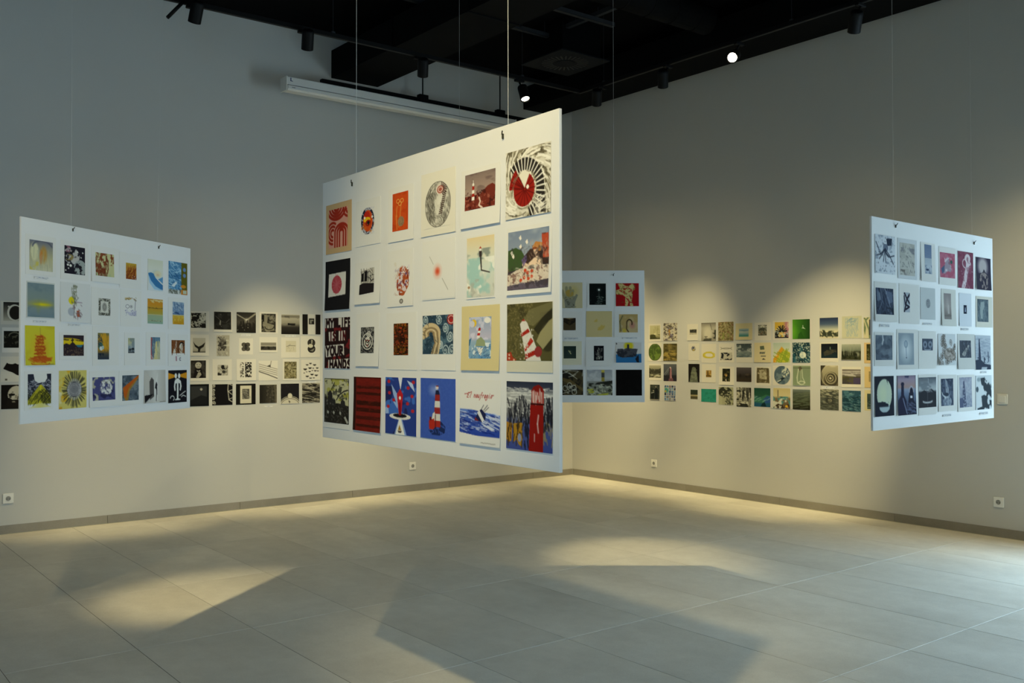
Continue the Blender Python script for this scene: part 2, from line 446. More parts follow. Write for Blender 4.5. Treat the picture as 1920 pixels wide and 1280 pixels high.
FONT = {
 'M': [[(0, 1), (.1, 0), (.5, .6), (.9, 0), (1, 1)]], 'Y': [[(0, 0), (.5, .45), (1, 0)], [(.5, .45), (.45, 1)]], 'L': [[(.1, 0), (.1, 1), (.9, .95)]],
 'I': [[(.5, 0), (.5, 1)]], 'F': [[(.1, 1), (.1, 0), (.9, .03)], [(.1, .5), (.7, .5)]], 'E': [[(.9, .03), (.1, 0), (.1, 1), (.9, .97)], [(.1, .5), (.7, .5)]],
 'S': [[(.9, .1), (.4, 0), (.1, .25), (.8, .65), (.6, 1), (.05, .9)]], 'N': [[(.1, 1), (.1, 0), (.9, 1), (.9, 0)]], 'O': [O8], 'U': [[(.05, 0), (.1, .8), (.5, 1), (.9, .8), (.95, 0)]],
 'R': [[(.1, 1), (.1, 0), (.8, .1), (.8, .4), (.1, .5), (.9, 1)]], 'H': [[(.1, 0), (.1, 1)], [(.9, 0), (.9, 1)], [(.1, .5), (.9, .5)]],
 'A': [[(0, 1), (.5, 0), (1, 1)], [(.2, .62), (.8, .62)]], 'D': [[(.1, 0), (.1, 1), (.7, .9), (.9, .5), (.7, .1), (.1, 0)]],
 'n': [[(.1, 1), (.15, .45)], [(.12, .65), (.5, .45), (.8, .55), (.75, 1), (.95, .95)]], 'a': [[(.85, .5), (.4, .45), (.1, .75), (.3, 1), (.7, .85), (.85, .5), (.8, 1), (1, .95)]],
 'u': [[(.1, .45), (.1, .9), (.4, 1), (.75, .8)], [(.8, .45), (.75, 1), (1, .95)]], 'f': [[(1, .05), (.7, 0), (.5, .3), (.4, 1.2), (.1, 1.45)], [(.2, .5), (.8, .5)]],
 'r': [[(.2, 1), (.25, .45)], [(.22, .7), (.5, .48), (.85, .5)]], 'g': [[(.85, .5), (.4, .45), (.1, .75), (.35, .98), (.75, .8), (.85, .5), (.7, 1.3), (.2, 1.45), (-.3, 1.2)]],
 'i': [[(.4, .45), (.4, .95), (.7, 1)], [(.45, .2), (.5, .22)]], 'o': [[(.5, .45), (.15, .65), (.2, .95), (.55, 1), (.85, .75), (.6, .45), (1.1, .5), (1.6, .42)]],
 'l': [[(.5, 0), (.35, .9), (.6, 1)]]}

# ------------------------------------------------------------------ prints
def grid_mesh(name, u0, u1, z0, z1, nx, ny, lift, zt, zb, off, cols):
    """picture rectangle in local x/z, bulging off the wall towards its foot"""
    gx, gz = np.meshgrid(np.linspace(u0, u1, nx), np.linspace(z1, z0, ny))
    t = np.clip((zt-gz)/(zt-zb), 0, 1)
    gy = -(off+lift*t**2)
    co = np.stack([gx, gy, gz], -1).reshape(-1, 3)
    i = (np.arange(ny-1)[:, None]*nx+np.arange(nx-1)[None, :]).ravel()
    q = np.stack([i, i+nx, i+nx+1, i+1], 1)
    me = bpy.data.meshes.new(name)
    me.vertices.add(len(co)); me.vertices.foreach_set('co', co.ravel())
    me.loops.add(q.size); me.loops.foreach_set('vertex_index', q.ravel())
    me.polygons.add(len(q)); me.polygons.foreach_set('loop_start', np.arange(len(q))*4); me.polygons.foreach_set('loop_total', np.full(len(q), 4))
    me.update(calc_edges=True); me.validate()
    at = me.attributes.new('ink', 'FLOAT_COLOR', 'POINT')
    at.data.foreach_set('color', np.concatenate([cols.reshape(-1, 3), np.ones((len(co), 1))], 1).astype(np.float32).ravel())
    me.materials.append(INK)
    return me
def paper_mesh(u0, u1, z0, z1, lift, colr):
    n = 7; th = .0007; v = []; f = []
    for k in range(n):
        t = k/(n-1); z = z1+(z0-z1)*t; y = -(th+.0004+lift*t**2)
        v += [(u0, y, z), (u1, y, z), (u0, y+th, z), (u1, y+th, z)]
    for k in range(n-1):
        a = 4*k; b = a+4
        f += [(a, b, b+1, a+1), (a+2, a+3, b+3, b+2), (a, a+2, b+2, b), (a+1, b+1, b+3, a+3)]
    f += [(0, 1, 3, 2), (4*n-4, 4*n-2, 4*n-1, 4*n-3)]
    me = bpy.data.meshes.new('paper'); me.from_pydata(v, [], f)
    at = me.attributes.new('ink', 'FLOAT_COLOR', 'POINT')
    at.data.foreach_set('color', np.tile(np.append(lin(rgb(colr)), 1.0), len(v)).astype(np.float32))
    me.materials.append(INK)
    return me
RES = {'central': 96, 'leftp': 54, 'rightp': 52, 'backp': 46, 'left_wall': 40, 'right_wall': 38}
PW, PC = 'dddbd6', 'd6c9a4'
CNT = [0]; CROP = [(0, 0, 1, 'central')]
GROUPS = {'central': 'prints on the lighthouse panel', 'leftp': 'prints on the yellow and orange panel', 'rightp': 'prints on the grey and plum panel',
          'backp': 'prints on the panel with the hand print', 'left_wall': 'black and white prints in rows on the wall', 'right_wall': 'muted prints in rows on the wall'}
def crop(ox, oy, s, key): CROP[0] = (ox, oy, s, key)
def pr(img, paper, label, draw, pc=PW, name='art_print', cat='art print', res=None, raw=False, group=None, lift=None):
    """img, paper: boxes x0,x1,y0,y1 in the current zoom of the photograph (sides read at mid height, ends at mid width)"""
    ox, oy, s, key = (0, 0, 1, CROP[0][3]) if raw else CROP[0]
    sf = SURF[key]; CNT[0] += 1; k = CNT[0]
    if paper is None: paper = (img[0]-.3*s, img[1]+.3*s, img[2]-.3*s, img[3]+.3*s)
    def rect(b):
        x0, x1, y0, y1 = ox+b[0]/s, ox+b[1]/s, oy+b[2]/s, oy+b[3]/s
        xm, ym = (x0+x1)/2, (y0+y1)/2
        P = lambda x, y: hit_plane(x, y, sf['O'], sf['N'])
        U = lambda q: float(np.dot(q-sf['O'], sf['U']))
        return U(P(x0, ym)), U(P(x1, ym)), P(xm, y1)[2], P(xm, y0)[2]
    a = rect(img); p = rect(paper)
    p = (min(p[0], a[0]-.0005), max(p[1], a[1]+.0005), min(p[2], a[2]-.0005), max(p[3], a[3]+.0005))
    uc = (p[0]+p[1])/2; zb = p[2]
    rr = np.random.RandomState(k)
    if lift is None: lift = rr.choice([.0006, .001, .002, .005])*(1.0 if key not in ('left_wall', 'right_wall') else .8)
    o = link(name, paper_mesh(p[0]-uc, p[1]-uc, 0, p[3]-zb, lift, pc), None, tuple(sf['O']+sf['U']*uc+np.array([0, 0, zb])), sf['rz'])
    tag(o, label, cat, group or GROUPS[key])
    nx = res or RES[key]; ny = int(np.clip(nx*(a[3]-a[2])/(a[1]-a[0]), 8, nx*2.2))
    c = Cv(nx, ny, pc, k)
    if draw: draw(c)
    me = grid_mesh('printed_image', a[0]-uc, a[1]-uc, a[2]-zb, a[3]-zb, nx, ny, lift, p[3]-zb, 0, .0016, lin(c.out()))
    link('printed_image', me, o)
    return o
def caption(b, what):
    pr((b[0]+.04*(b[1]-b[0]), b[1]-.02*(b[1]-b[0]), b[2]+.15*(b[3]-b[2]), b[3]-.15*(b[3]-b[2])), b, 'slim white caption strip under the '+what,
       lambda c: (c.bg('d8d8d4'), c.box(0, .0, 1, .18, '9aa3b8'), c.box(0, 0, .04, 1, '6d7484'), c.hatch(16, '8088a0', .1, .35, .95, .8, .08, 0, 4, .01)),
       name='caption_strip', cat='caption strip', res=24, group='caption strips under the prints', lift=.001)
K, W, R_, B_ = '1d1b1c', 'e2dfd6', '8e2418', '2a4a9c'
# ---------- central panel
crop(600, 190, 3.767, 'central')
pr((65, 198, 755, 1030), (45, 225, 715, 1068), 'red and pink print of concentric arches on tan paper', lambda c: (c.bg('d59a86'),
   [c.arc(.42, -.02, r, r*.62, 0, 180, .035, 'a03020') for r in (.12, .24, .36, .48)],
   [c.arc(1.05, 0.1, r, r*.6, 90, 200, .03, 'a03020') for r in (.12, .26)],
   [c.arc(.68, .62, r, r*.6, 180, 360, .035, 'a03020').ln([(.68-r, .62), (.68-r, 1)], .035, 'a03020').ln([(.68+r, .62), (.68+r, 1)], .035, 'a03020') for r in (.1, .22, .34)],
   [c.arc(.22, .62, r, r*.9, 90, 300, .03, 'a03020') for r in (.1, .2, .3)]), pc='c9a779')
pr((293, 385, 750, 938), (255, 430, 690, 1015), 'small print of an open-mouthed red and yellow face with dark scribbled outline', lambda c: (c.ell(.5, .5, .5, .5, '26283c'),
   c.ns('c9cad2', 12, 18, .55, .05, 2, .8), c.ell(.52, .5, .36, .4, 'c24a1e'), c.ell(.45, .3, .22, .16, 'b4281a'), c.ell(.45, .45, .26, .1, 'e2b21e'),
   c.ell(.28, .37, .06, .05, W), c.ell(.85, .38, .06, .05, W), c.ell(.55, .58, .2, .12, '8e2016'), c.ell(.56, .58, .09, .07, K), c.ns('d2701e', 6, 8, .6, .1, 5, .6, y0=.6)))
pr((516, 626, 643, 912), (484, 663, 600, 985), 'orange print of faint yellow flowers and a grey round bloom', lambda c: (c.bg('c24a1c'), c.ns('b03a14', 5, 8, .5, .2, 3, .6),
   [c.ring(.35+.25*(i % 3)/2, .22+.07*(i % 2), .09, .05, .25, 'd9a04e', .8) for i in range(3)], c.ln([(.3, .95), (.25, .6), (.3, .35)], .02, 'd9a04e', .7), c.ln([(.42, .9), (.5, .6), (.55, .3)], .02, 'd9a04e', .6),
   c.hatch(30, 'd08a3c', .15, .3, .6, .95, .12, 90, 30, .008, .5), c.ell(.55, .76, .2, .13, '8f7a5c', .9), c.hatch(20, '6d5a48', .4, .66, .7, .86, .12, 40, 60, .008, .6)))
pr((747, 927, 565, 887), (718, 960, 490, 940), 'oval engraving of a spiral staircase seen down its well', lambda c: (c.ell(.5, .5, .5, .5, '99958a'), c.nse('c9c5b8', .5, .5, .49, .49, 5, 7, .48, .12, 1), c.ell(.58, .55, .2, .4, 'dcd8cb', .8, .7), c.hatch(150, '4a473f', .06, .25, .38, .85, .09, 65, 25, .003, .7), c.hatch(70, '4a473f', .62, .45, .94, .85, .09, 70, 25, .003, .7), c.hatch(70, '5c594f', .2, .75, .8, .97, .1, 60, 40, .003, .7), c.hatch(60, '4a473f', .15, .06, .5, .3, .08, 120, 30, .003, .7),
   c.ell(.62, .18, .2, .13, 'd0c6ba'), c.ell(.6, .19, .13, .085, 'a5584a'), c.ring(.6, .19, .08, .05, .2, 'd0b4a8'), [c.ln([(.6+.17*math.cos(t)*k, .18+.11*math.sin(t)*k) for k in (.75, 1.35)], .012, '4a342e') for t in np.arange(-1.3, 1.2, .3)],
   [c.ln([(.78-.017*i-.06, .28+.043*i), (.78-.017*i+.05, .27+.043*i)], .013, '4a3a34') for i in range(11)], c.ring(.5, .5, .49, .49, .012, '55524a'), c._put((((c.X-.5)/.5)**2+((c.Y-.5)/.5)**2 > 1)*1.0, 'ddd8ca')), pc='ddd8ca')
crop(820, 190, 3.767, 'central')
pr((200, 414, 498, 755), (172, 450, 462, 880), 'print of a slim red and white lighthouse on brown heath under a dusky sky', lambda c: (c.vg((0, '7d6c66'), (.6, 'a58f82'), (.61, '6d2c22'), (1, '7c3428')),
   c.ns('5b4a48', 4, 10, .5, .2, 2, .5, y1=.58), c.poly([(0, .72), (.3, .6), (.5, .62), (.75, .42), (.9, .38), (1, .45), (1, 1), (0, 1)], '6d2d22'), c.ns('9c5a4a', 14, 14, .55, .08, 4, .8, y0=.62), c.ns('3e1a16', 12, 12, .58, .08, 6, .8, y0=.5),
   c.ln([(.48, .7), (.52, .8), (.48, .9), (.6, 1)], .02, 'd9c4b6'), c.lh(.28, .36, .74, .07, .09, 4, '9a2a1e', W), c.ell(.28, .31, .035, .045, 'dcd6cc'), c.ln([(.28, .3), (.28, .2)], .008, W)))
pr((488, 805, 325, 810), None, 'large print looking down a stairwell with red spiral steps and white balusters', lambda c: (c.bg('d2cdbf'), c.ns('a39b84', 6, 8, .52, .08, 1, .6), c.tang(170, '5f5844', .45, .58, .38, .85, .2, .006, .8, .05), c.tang(60, '4a4433', .45, .58, .4, .85, .14, .018, .7, .04), c.tang(120, 'e9e5da', .45, .58, .36, .9, .2, .011, .85, .05),
   c.sector(.42, .6, .2, .44, -135, 70, '2b2723'), c.poly([(.62, .62), (.86, .6), (.9, .97), (.7, .97)], '2b2723'), c.rays(.42, .6, .2, .47, 19, .010, 'e6e2d8', -130, 62), c.sector(.42, .6, 0, .27, 0, 360, 'ddd7c8'), c.ns('8f8874', 20, 26, .62, .05, 8, .6, y0=.45, y1=.8, x1=.65), c.sector(.42, .6, 0, .235, -60, 215, '8c1f18'), c.sector(.44, .6, 0, .36, 185, 235, '8c1f18'),
   c.rays(.44, .6, .02, .23, 13, .006, '5a120f', -50, 235), c.rays(.44, .6, .03, .34, 4, .006, '5a120f', 192, 232), c.ell(.5, .57, .03, .03, 'e9e2d6'), c.tang(30, '77705c', .42, .6, .24, .29, .12, .006, .7), c.hatch(26, 'cfc8b8', .62, .74, .8, .98, .1, 80, 25, .007), c.hatch(20, 'e2ddd0', .72, .72, .95, .98, .12, -18, 8, .009), c.scrib(.84, .98, .95)), pc='d8d2c4')
crop(600, 460, 3.767, 'central')
pr((42, 217, 103, 455), None, 'black print with a white square holding a red disc', lambda c: (c.bg('1e1d1f'), c.poly([(.15, .27), (.83, .25), (.82, .7), (.14, .73)], 'd6d2c9'), c.ell(.47, .49, .2, .18, 'a8404a'), c.rays(.47, .49, 0, .19, 14, .012, 'b86068', jit=8, a=.6)))
pr((283, 386, 160, 345), (250, 428, 115, 412), 'small black print of tall slabs behind a dark block', lambda c: (c.poly([(.1, .1), (1, 0), (1, .58), (.08, .6)], 'b9b5ab'), c.poly([(.14, .2), (.3, .18), (.3, .5), (.12, .5)], K), c.poly([(.34, .12), (.52, .1), (.52, .5), (.34, .5)], K),
   c.hatch(26, K, .1, .02, 1, .58, .3, 80, 14, .008), c.hatch(14, K, .5, .02, 1, .58, .3, 10, 30, .008), c.poly([(.02, .62), (.25, .56), (1, .6), (1, .94), (0, 1)], '211d1f')))
pr((525, 635, 95, 415), (480, 660, 30, 430), 'rust and violet print of a blotched seed shape above a small round seal', lambda c: (c.ns('b59a6a', 8, 8, .62, .08, 3, .7, y1=.35, x1=.4), c.ell(.56, .48, .4, .33, 'a8532e'), c.ns('d6cfd6', 8, 12, .52, .06, 4, .9, y0=.15, y1=.75), c.ns('5a3a66', 9, 12, .6, .05, 6, .8, y0=.2, y1=.6), c.ns('7c2c16', 8, 10, .55, .06, 9, .7, y0=.25, y1=.8),
   c.poly([(0, .0), (1, 0), (1, .02), (.7, .15), (.4, .2), (.2, .5), (.2, .7), (.45, .85), (0, .85)], PW, .75), c.poly([(1, .3), (.95, .6), (.6, .85), (1, .85)], PW), c.ell(.5, .93, .12, .055, '6e6b66'), c.ell(.5, .93, .06, .03, 'a9a6a0')))
crop(0, 0, 1, 'central')
pr((794, 853, 451, 559), (792.5, 854, 449, 561), 'nearly blank print with a blurred red dot and a thin slanting line', lambda c: (c.ell(.47, .53, .17, .16, 'd9684a', .55, 1), c.ell(.47, .53, .1, .09, 'd04a2a', .9, .8), c.ln([(.22, .26), (.34, .4)], .005, '8a867c', .7), c.ln([(.62, .66), (.8, .86)], .006, '8a867c', .8)))
crop(820, 440, 4.571, 'central')
pr((258, 492, 15, 530), (250, 497, 0, 545), 'pale watercolour of a lighthouse rising from blue-green waves', lambda c: (c.vg((0, 'dcc79a'), (.25, 'd6d2bb'), (.5, 'cfd6cc'), (1, 'c9c9bd')), c.ns('7b8680', 4, 6, .5, .15, 2, .8, y0=.2, y1=.38), c.ns('9cc2bd', 3, 4, .5, .15, 5, .9, y0=.35), c.ns('eceae0', 4, 6, .56, .1, 7, .9, y0=.35), c.ns('a8a79c', 5, 6, .6, .1, 9, .6, y0=.7),
   c.poly([(.47, .3), (.54, .3), (.56, .55), (.85, .6), (.84, .62), (.52, .57)], '4a4744'), c.poly([(.45, .24), (.55, .24), (.55, .33), (.46, .33)], '3a3232'), c.box(.47, .2, .53, .24, 'e6e2da'), c.poly([(.45, .2), (.5, .16), (.55, .2)], 'a8402c'), c.ell(.08, .83, .06, .03, '8a5a34', .7, .5)))
crop(0, 0, 1, 'central')
pr((953.9, 1030.7, 430, 541.7), (951.3, 1035.5, 422, 550.5), 'painterly print of a reclining queen in a spotted quilt with flying white birds', lambda c: (c.vg((0, '76839a'), (.45, '8d97a4'), (.5, '3a3336'), (1, '4a4450')), c.ns('a5aeb6', 3, 4, .5, .2, 1, .6, y1=.35), c.poly([(0, .32), (.2, .28), (.35, .35), (.45, .5), (.3, .65), (0, .68)], '3f5430'), c.poly([(.4, .45), (.55, .33), (.75, .35), (1, .45), (1, .6), (.4, .65)], '40302a'),
   [c.poly([(x, y), (x+.05, y-.04), (x+.07, y+.02), (x+.04, y+.05)], 'e6ddd0') for x, y in ((.27, .12), (.43, .2), (.28, .27), (.06, .36), (.1, .42))], c.poly([(.82, .12), (.98, .1), (1, .5), (.86, .5)], 'b04a30'), c.poly([(.6, .3), (.68, .22), (.84, .25), (.82, .38), (.66, .4)], 'b87a3e'),
   c.poly([(.6, .6), (.62, .5), (.72, .46), (.84, .52), (.86, .62), (.7, .68)], 'e4c6a8'), c.ln([(.62, .55), (.5, .62), (.4, .58)], .035, 'e4c6a8'), c.ell(.68, .38, .05, .055, 'dcb69a'), c.poly([(0, .74), (.3, .64), (.6, .6), (1, .62), (1, .85), (.5, .88), (0, .92)], 'cfc0ae'),
   c.ns('7a5a50', 12, 12, .58, .05, 4, .8, y0=.62, y1=.9), [c.ell(x, y, .035, .03, 'c0482c') for x, y in ((.44, .68), (.5, .72), (.6, .7), (.42, .8), (.52, .82), (.34, .84), (.6, .79))], c.ns('6a6070', 8, 8, .5, .1, 8, .7, y0=.88), c.poly([(.34, .5), (.46, .42), (.48, .5), (.4, .62)], '6a5a8c', .8), c.ns('2c2a2c', 9, 11, .6, .08, 12, .55, y0=.28, y1=.66), c.ns('6a2c20', 8, 10, .58, .06, 14, .8, y0=.1, y1=.5, x0=.82), c.hatch(120, '4a3c3a', 0, .3, 1, 1, .06, 30, 60, .004, .5), c.hatch(60, 'e2d6c6', .2, .6, 1, .88, .07, 10, 50, .005, .6), c.hatch(50, 'b89a86', .55, .2, 1, .5, .06, 80, 30, .005, .6), c.ell(.66, .33, .06, .02, '8a4a2a')))
crop(600, 460, 3.767, 'central')
pr((37, 215, 510, 868), None, 'dark linocut with hand-cut words MY LIFE IS IN YOUR HANDS', lambda c: (c.bg('2b1a1a'), c.ns('7a2426', 5, 9, .55, .06, 2, .9),
   c.poly([(.02, .02), (1, .0), (1, .19), (.02, .2)], 'd8d0c4'), c.poly([(.16, .28), (.84, .26), (.85, .45), (.18, .46)], 'd8d0c4'), c.poly([(.02, .55), (.76, .52), (.78, .73), (.06, .78)], 'd8d0c4'), c.poly([(.16, .83), (1, .8), (1, 1), (.16, 1)], 'd8d0c4'),
   c.box(.36, 0, .5, .2, '2b1a1a'), c.box(.44, .25, .56, .47, '2b1a1a'),
   c.text('MY', .05, .03, .32, .15, .024, '261618'), c.text('LIFE', .5, .03, .54, .15, .024, '261618'), c.text('IS', .19, .29, .26, .15, .024, '4a181a'), c.text('IN', .57, .28, .28, .16, .024, '4a181a'), c.text('YOUR', .05, .57, .7, .17, .026, '261618'), c.text('HANDS', .2, .835, .86, .155, .026, '261618')))
pr((293, 386, 577, 760), (258, 420, 480, 853), 'small black and white print of a round masked figure with red dots', lambda c: (c.bg('2a2a2c'), c.ns('85857f', 10, 18, .55, .05, 3, .8), c.hatch(60, 'b9b7b0', 0, 0, 1, 1, .2, 45, 60, .008, .7), c.ring(.5, .55, .38, .3, .06, 'd6d2c8'), c.ell(.5, .58, .25, .2, 'c9c6bc'), c.ring(.6, .28, .14, .11, .12, 'e0ddd4'), c.ell(.6, .28, .1, .08, 'b9b6ac'),
   c.ln([(.3, .45), (.5, .6), (.7, .5)], .02, K), c.ring(.5, .6, .14, .1, .2, K), [c.ell(x, y, .035, .02, 'b03a30') for x, y in ((.42, .5), (.6, .52), (.5, .68), (.56, .74))]))
pr((523, 626, 550, 775), (472, 686, 475, 878), 'small dark rust print like scorched bark', lambda c: (c.vg((0, '4a2c14'), (.5, '3a1f12'), (1, '5a3a16')), c.ns('82331a', 6, 24, .5, .08, 2, .9), c.ns('a8741e', 14, 4, .62, .05, 4, .5), c.ns('1c100c', 10, 20, .55, .05, 6, .8), c.ell(.5, .15, .08, .03, '9c3a20'), c.ns('8a5a1c', 2, 2, .5, .2, 8, .5, y0=.75)))
crop(0, 0, 1, 'central')
pr((793.3, 850.6, 590.5, 663.6), (791, 855, 583, 694), 'print of curling cream and slate blue waves with a red moon', lambda c: (c.bg('2c4152'), c.ns('4d6878', 5, 6, .5, .1, 2, .9), [c.spiral(x, y, r, 2.2, .012, 'a9b8bc', ph, .9) for x, y, r, ph in ((.75, .35, .1, 0), (.9, .55, .1, 2), (.75, .9, .12, 1), (.55, .12, .1, 3), (.1, .12, .1, 2), (.95, .9, .1, 4), (.6, .75, .08, 2))],
   [c.arc(.28, .46, r, r*.75, 150, 380, .035, 'c9b48c' if i % 2 else '8f7a5a') for i, r in enumerate((.1, .16, .22, .28))], [c.ln([(.38+.06*i, .5), (.42+.05*i, .72), (.3+.07*i, 1)], .024, 'c9b48c' if i % 2 else '8f7a5a') for i in range(4)], c.ell(.93, .13, .13, .13, 'a02c28'), c.ring(.93, .13, .09, .09, .1, 'd6b8b0'), c.dots(90, 'd6dcdc', 0, 0, 1, 1, .006, .6), c.hatch(40, '1c2c3a', 0, 0, 1, 1, .1, 40, 60, .006, .7)))
crop(820, 440, 4.571, 'central')
pr((278, 468, 703, 1060), (212, 538, 605, 1163), 'cream sheet with a dreamy lighthouse island, yellow moon and blue waters', lambda c: (c.vg((0, '8fa0ba'), (.5, 'b8b4c8'), (.6, '8fa8bc'), (1, '6f98b8')), c.ns('d2cfe0', 5, 7, .52, .1, 2, .7, y1=.55), c.ns('5a8ab8', 6, 6, .52, .08, 4, .8, y0=.6), c.ns('dbe2e2', 7, 7, .6, .05, 6, .9, y0=.62), c.ell(.22, .15, .12, .09, 'd9b53a'), c.ell(.14, .17, .11, .08, 'c9c6d0'), c.ell(.82, .09, .14, .07, 'e6e2da'),
   c.poly([(.3, .7), (.36, .55), (.55, .48), (.72, .58), (.75, .7)], '8f9a76'), c.lh(.42, .28, .5, .1, .13, 4, 'b02a22', W, tilt=-.06), c.poly([(.34, .72), (.66, .74), (.56, .93), (.48, .9)], 'dedbd2'), c.hatch(26, '32547c', 0, .72, 1, 1, .16, -30, 40, .008, .7), c.poly([(0, .55), (.12, .5), (.05, .68), (0, .7)], '3a6a8c'), c.box(0, 0, 0.0, 0, K)), pc='d2c28f')
pr((602, 990, 585, 1080), (600, 995, 583, 1178), 'olive print of a leaning red and white lighthouse with a broad beam', lambda c: (c.bg('55502f'), c.ns('2e2c1e', 3, 4, .5, .15, 2, .8), c.ns('7e7448', 40, 50, .58, .05, 4, .7, x1=.6), c.poly([(.35, .35), (.5, .12), (1, .0), (1, .1), (.6, .4)], '7d7752', .6), c.poly([(.66, .66), (.8, .4), (1, .28), (1, .6), (.8, .8)], '9a9268', .95), c.poly([(.6, .45), (.8, .25), (1, .12), (1, .25), (.7, .55)], '2a281c', .8),
   c.poly([(.3, .36), (.38, .27), (.46, .34), (.76, .97), (.76, 1), (.44, 1)], 'd6d0c6'), c.poly([(.33, .31), (.38, .27), (.42, .31)], 'a0281c'), c.poly([(.32, .53), (.48, .44), (.52, .5), (.34, .58)], 'a0281c'), c.poly([(.4, .78), (.54, .6), (.6, .66), (.42, .84)], 'b02e20'), c.poly([(.42, .88), (.66, .8), (.7, .87), (.42, .97)], 'a0281c'), c.ell(.7, .84, .08, .09, '8c3230'), c.dots(16, 'e2dccf', .42, .46, .66, .95, .01),
   c.ns('c9c2b2', 20, 26, .66, .03, 8, .8, y0=.35, x0=.3, x1=.55), c.poly([(0, .86), (.1, .84), (.14, .93), (.22, .97), (.2, 1), (0, 1)], 'a03c24'), [c.ell(x, y, .02, .018, 'd6b8a0') for x, y in ((.06, .89), (.06, .95), (.17, .98))]), pc='cfc9b4')
crop(600, 680, 6.096, 'central')
pr((55, 335, 180, 690), (50, 340, 175, 750), 'black and yellow print of stone heads on a dark hillside', lambda c: (c.vg((0, 'c4bf98'), (.55, 'bdb88e')), c.ns('3a3a2e', 9, 12, .57, .05, 2, .85, y1=.5), c.ns('a8a43c', 6, 8, .6, .06, 4, .7, y1=.5), c.poly([(0, .55), (.25, .56), (.6, .55), (1, .6), (1, 1), (0, 1)], '2a2723'), c.ns('55524a', 20, 24, .58, .06, 6, .7, y0=.56),
   [c.poly([(x-w_, y+h_), (x-w_*.8, y), (x, y-h_*.3), (x+w_*.8, y), (x+w_, y+h_)], '302e2c') for x, y, w_, h_ in ((.24, .34, .12, .25), (.38, .48, .1, .14), (.76, .5, .1, .12), (.06, .42, .07, .2))], c.ns('77746a', 16, 20, .6, .04, 8, .7, y0=.3, y1=.6, x1=.5), c.ln([(.5, .48), (.62, .36), (.8, .28), (.95, .25)], .012, K), c.ln([(.65, .35), (.7, .25)], .01, K), c.ln([(.3, .25), (.42, .1)], .012, K),
   [c.poly([(x, y), (x+.06, y+.03), (x+.03, y+.09), (x-.02, y+.05)], 'a9a89c') for x, y in ((.14, .72), (.38, .72), (.64, .72))], c.poly([(.8, .85), (.86, .82), (.98, .95), (.93, .99)], 'a9a89c'), c.ring(.5, .5, .71, .71, .0, K), c.box(0, 0, 1, .02, K), c.box(0, 0, .02, 1, K), c.box(.98, 0, 1, 1, K)))
pr((390, 703, 163, 783), None, 'dark red print of broad horizontal louvre stripes', lambda c: (c.bg('6e1f18'), [c.box(.12, y, 1, y+h_, '33170f', a) for y, h_, a in ((.0, .03, .6), (.17, .05, .8), (.28, .05, .9), (.44, .08, .95), (.57, .07, .9), (.72, .06, .7), (.87, .05, .8))], c.ns('50160f', 8, 40, .5, .2, 2, .35), c.box(0, 0, .1, 1, '241814', .85), c.ns('7c241a', 10, 50, .56, .1, 5, .4, x0=.12)))
pr((753, 1107, 168, 822), None, 'blue and red abstract lighthouse on a white disc with a small sailboat', lambda c: (c.bg('2b3f86'), c.ns('3f68b8', 3, 4, .52, .03, 2, 1, y1=.65), c.ns('232a5a', 3, 4, .58, .03, 5, 1), c.poly([(.42, 0), (.56, 0), (.5, .22)], 'd9dce6'), c.poly([(.2, .12), (.42, .32), (.4, .5), (.26, .3)], '93aedb'), c.poly([(.25, .42), (.44, .45), (.4, .55)], '93aedb'), c.poly([(.7, .05), (.88, .1), (.95, .25), (.8, .15)], 'b4c4e2'), c.poly([(0, .55), (.1, .5), (.12, .64), (.02, .65)], '93aedb'),
   [c.ell(x, y, .05, .03, 'a82a34') for x, y in ((.12, .08), (.28, .4), (.9, .08), (.72, .45), (.88, .57), (.14, .28), (.86, .32), (.1, .52), (.74, .18))], c.ell(.48, .68, .34, .055, 'dcd9d2'), c.ell(.48, .665, .22, .035, '1c1a20'), c.poly([(.38, .3), (.48, .2), (.58, .3), (.52, .66), (.45, .66)], 'b4242a'), c.poly([(.44, .45), (.5, .42), (.52, .66), (.46, .66)], '6e1620', .8), c.ell(.48, .36, .035, .03, W), c.poly([(.45, .72), (.55, .72), (.7, 1), (.3, 1)], '9cb8e6', .8), c.poly([(.46, .72), (.52, .72), (.64, 1), (.34, 1)], 'e2e2dc'), c.poly([(.47, .82), (.53, .92), (.42, .92)], 'a07a2e'), c.poly([(.41, .93), (.55, .93), (.52, .96), (.44, .96)], '40302a')))
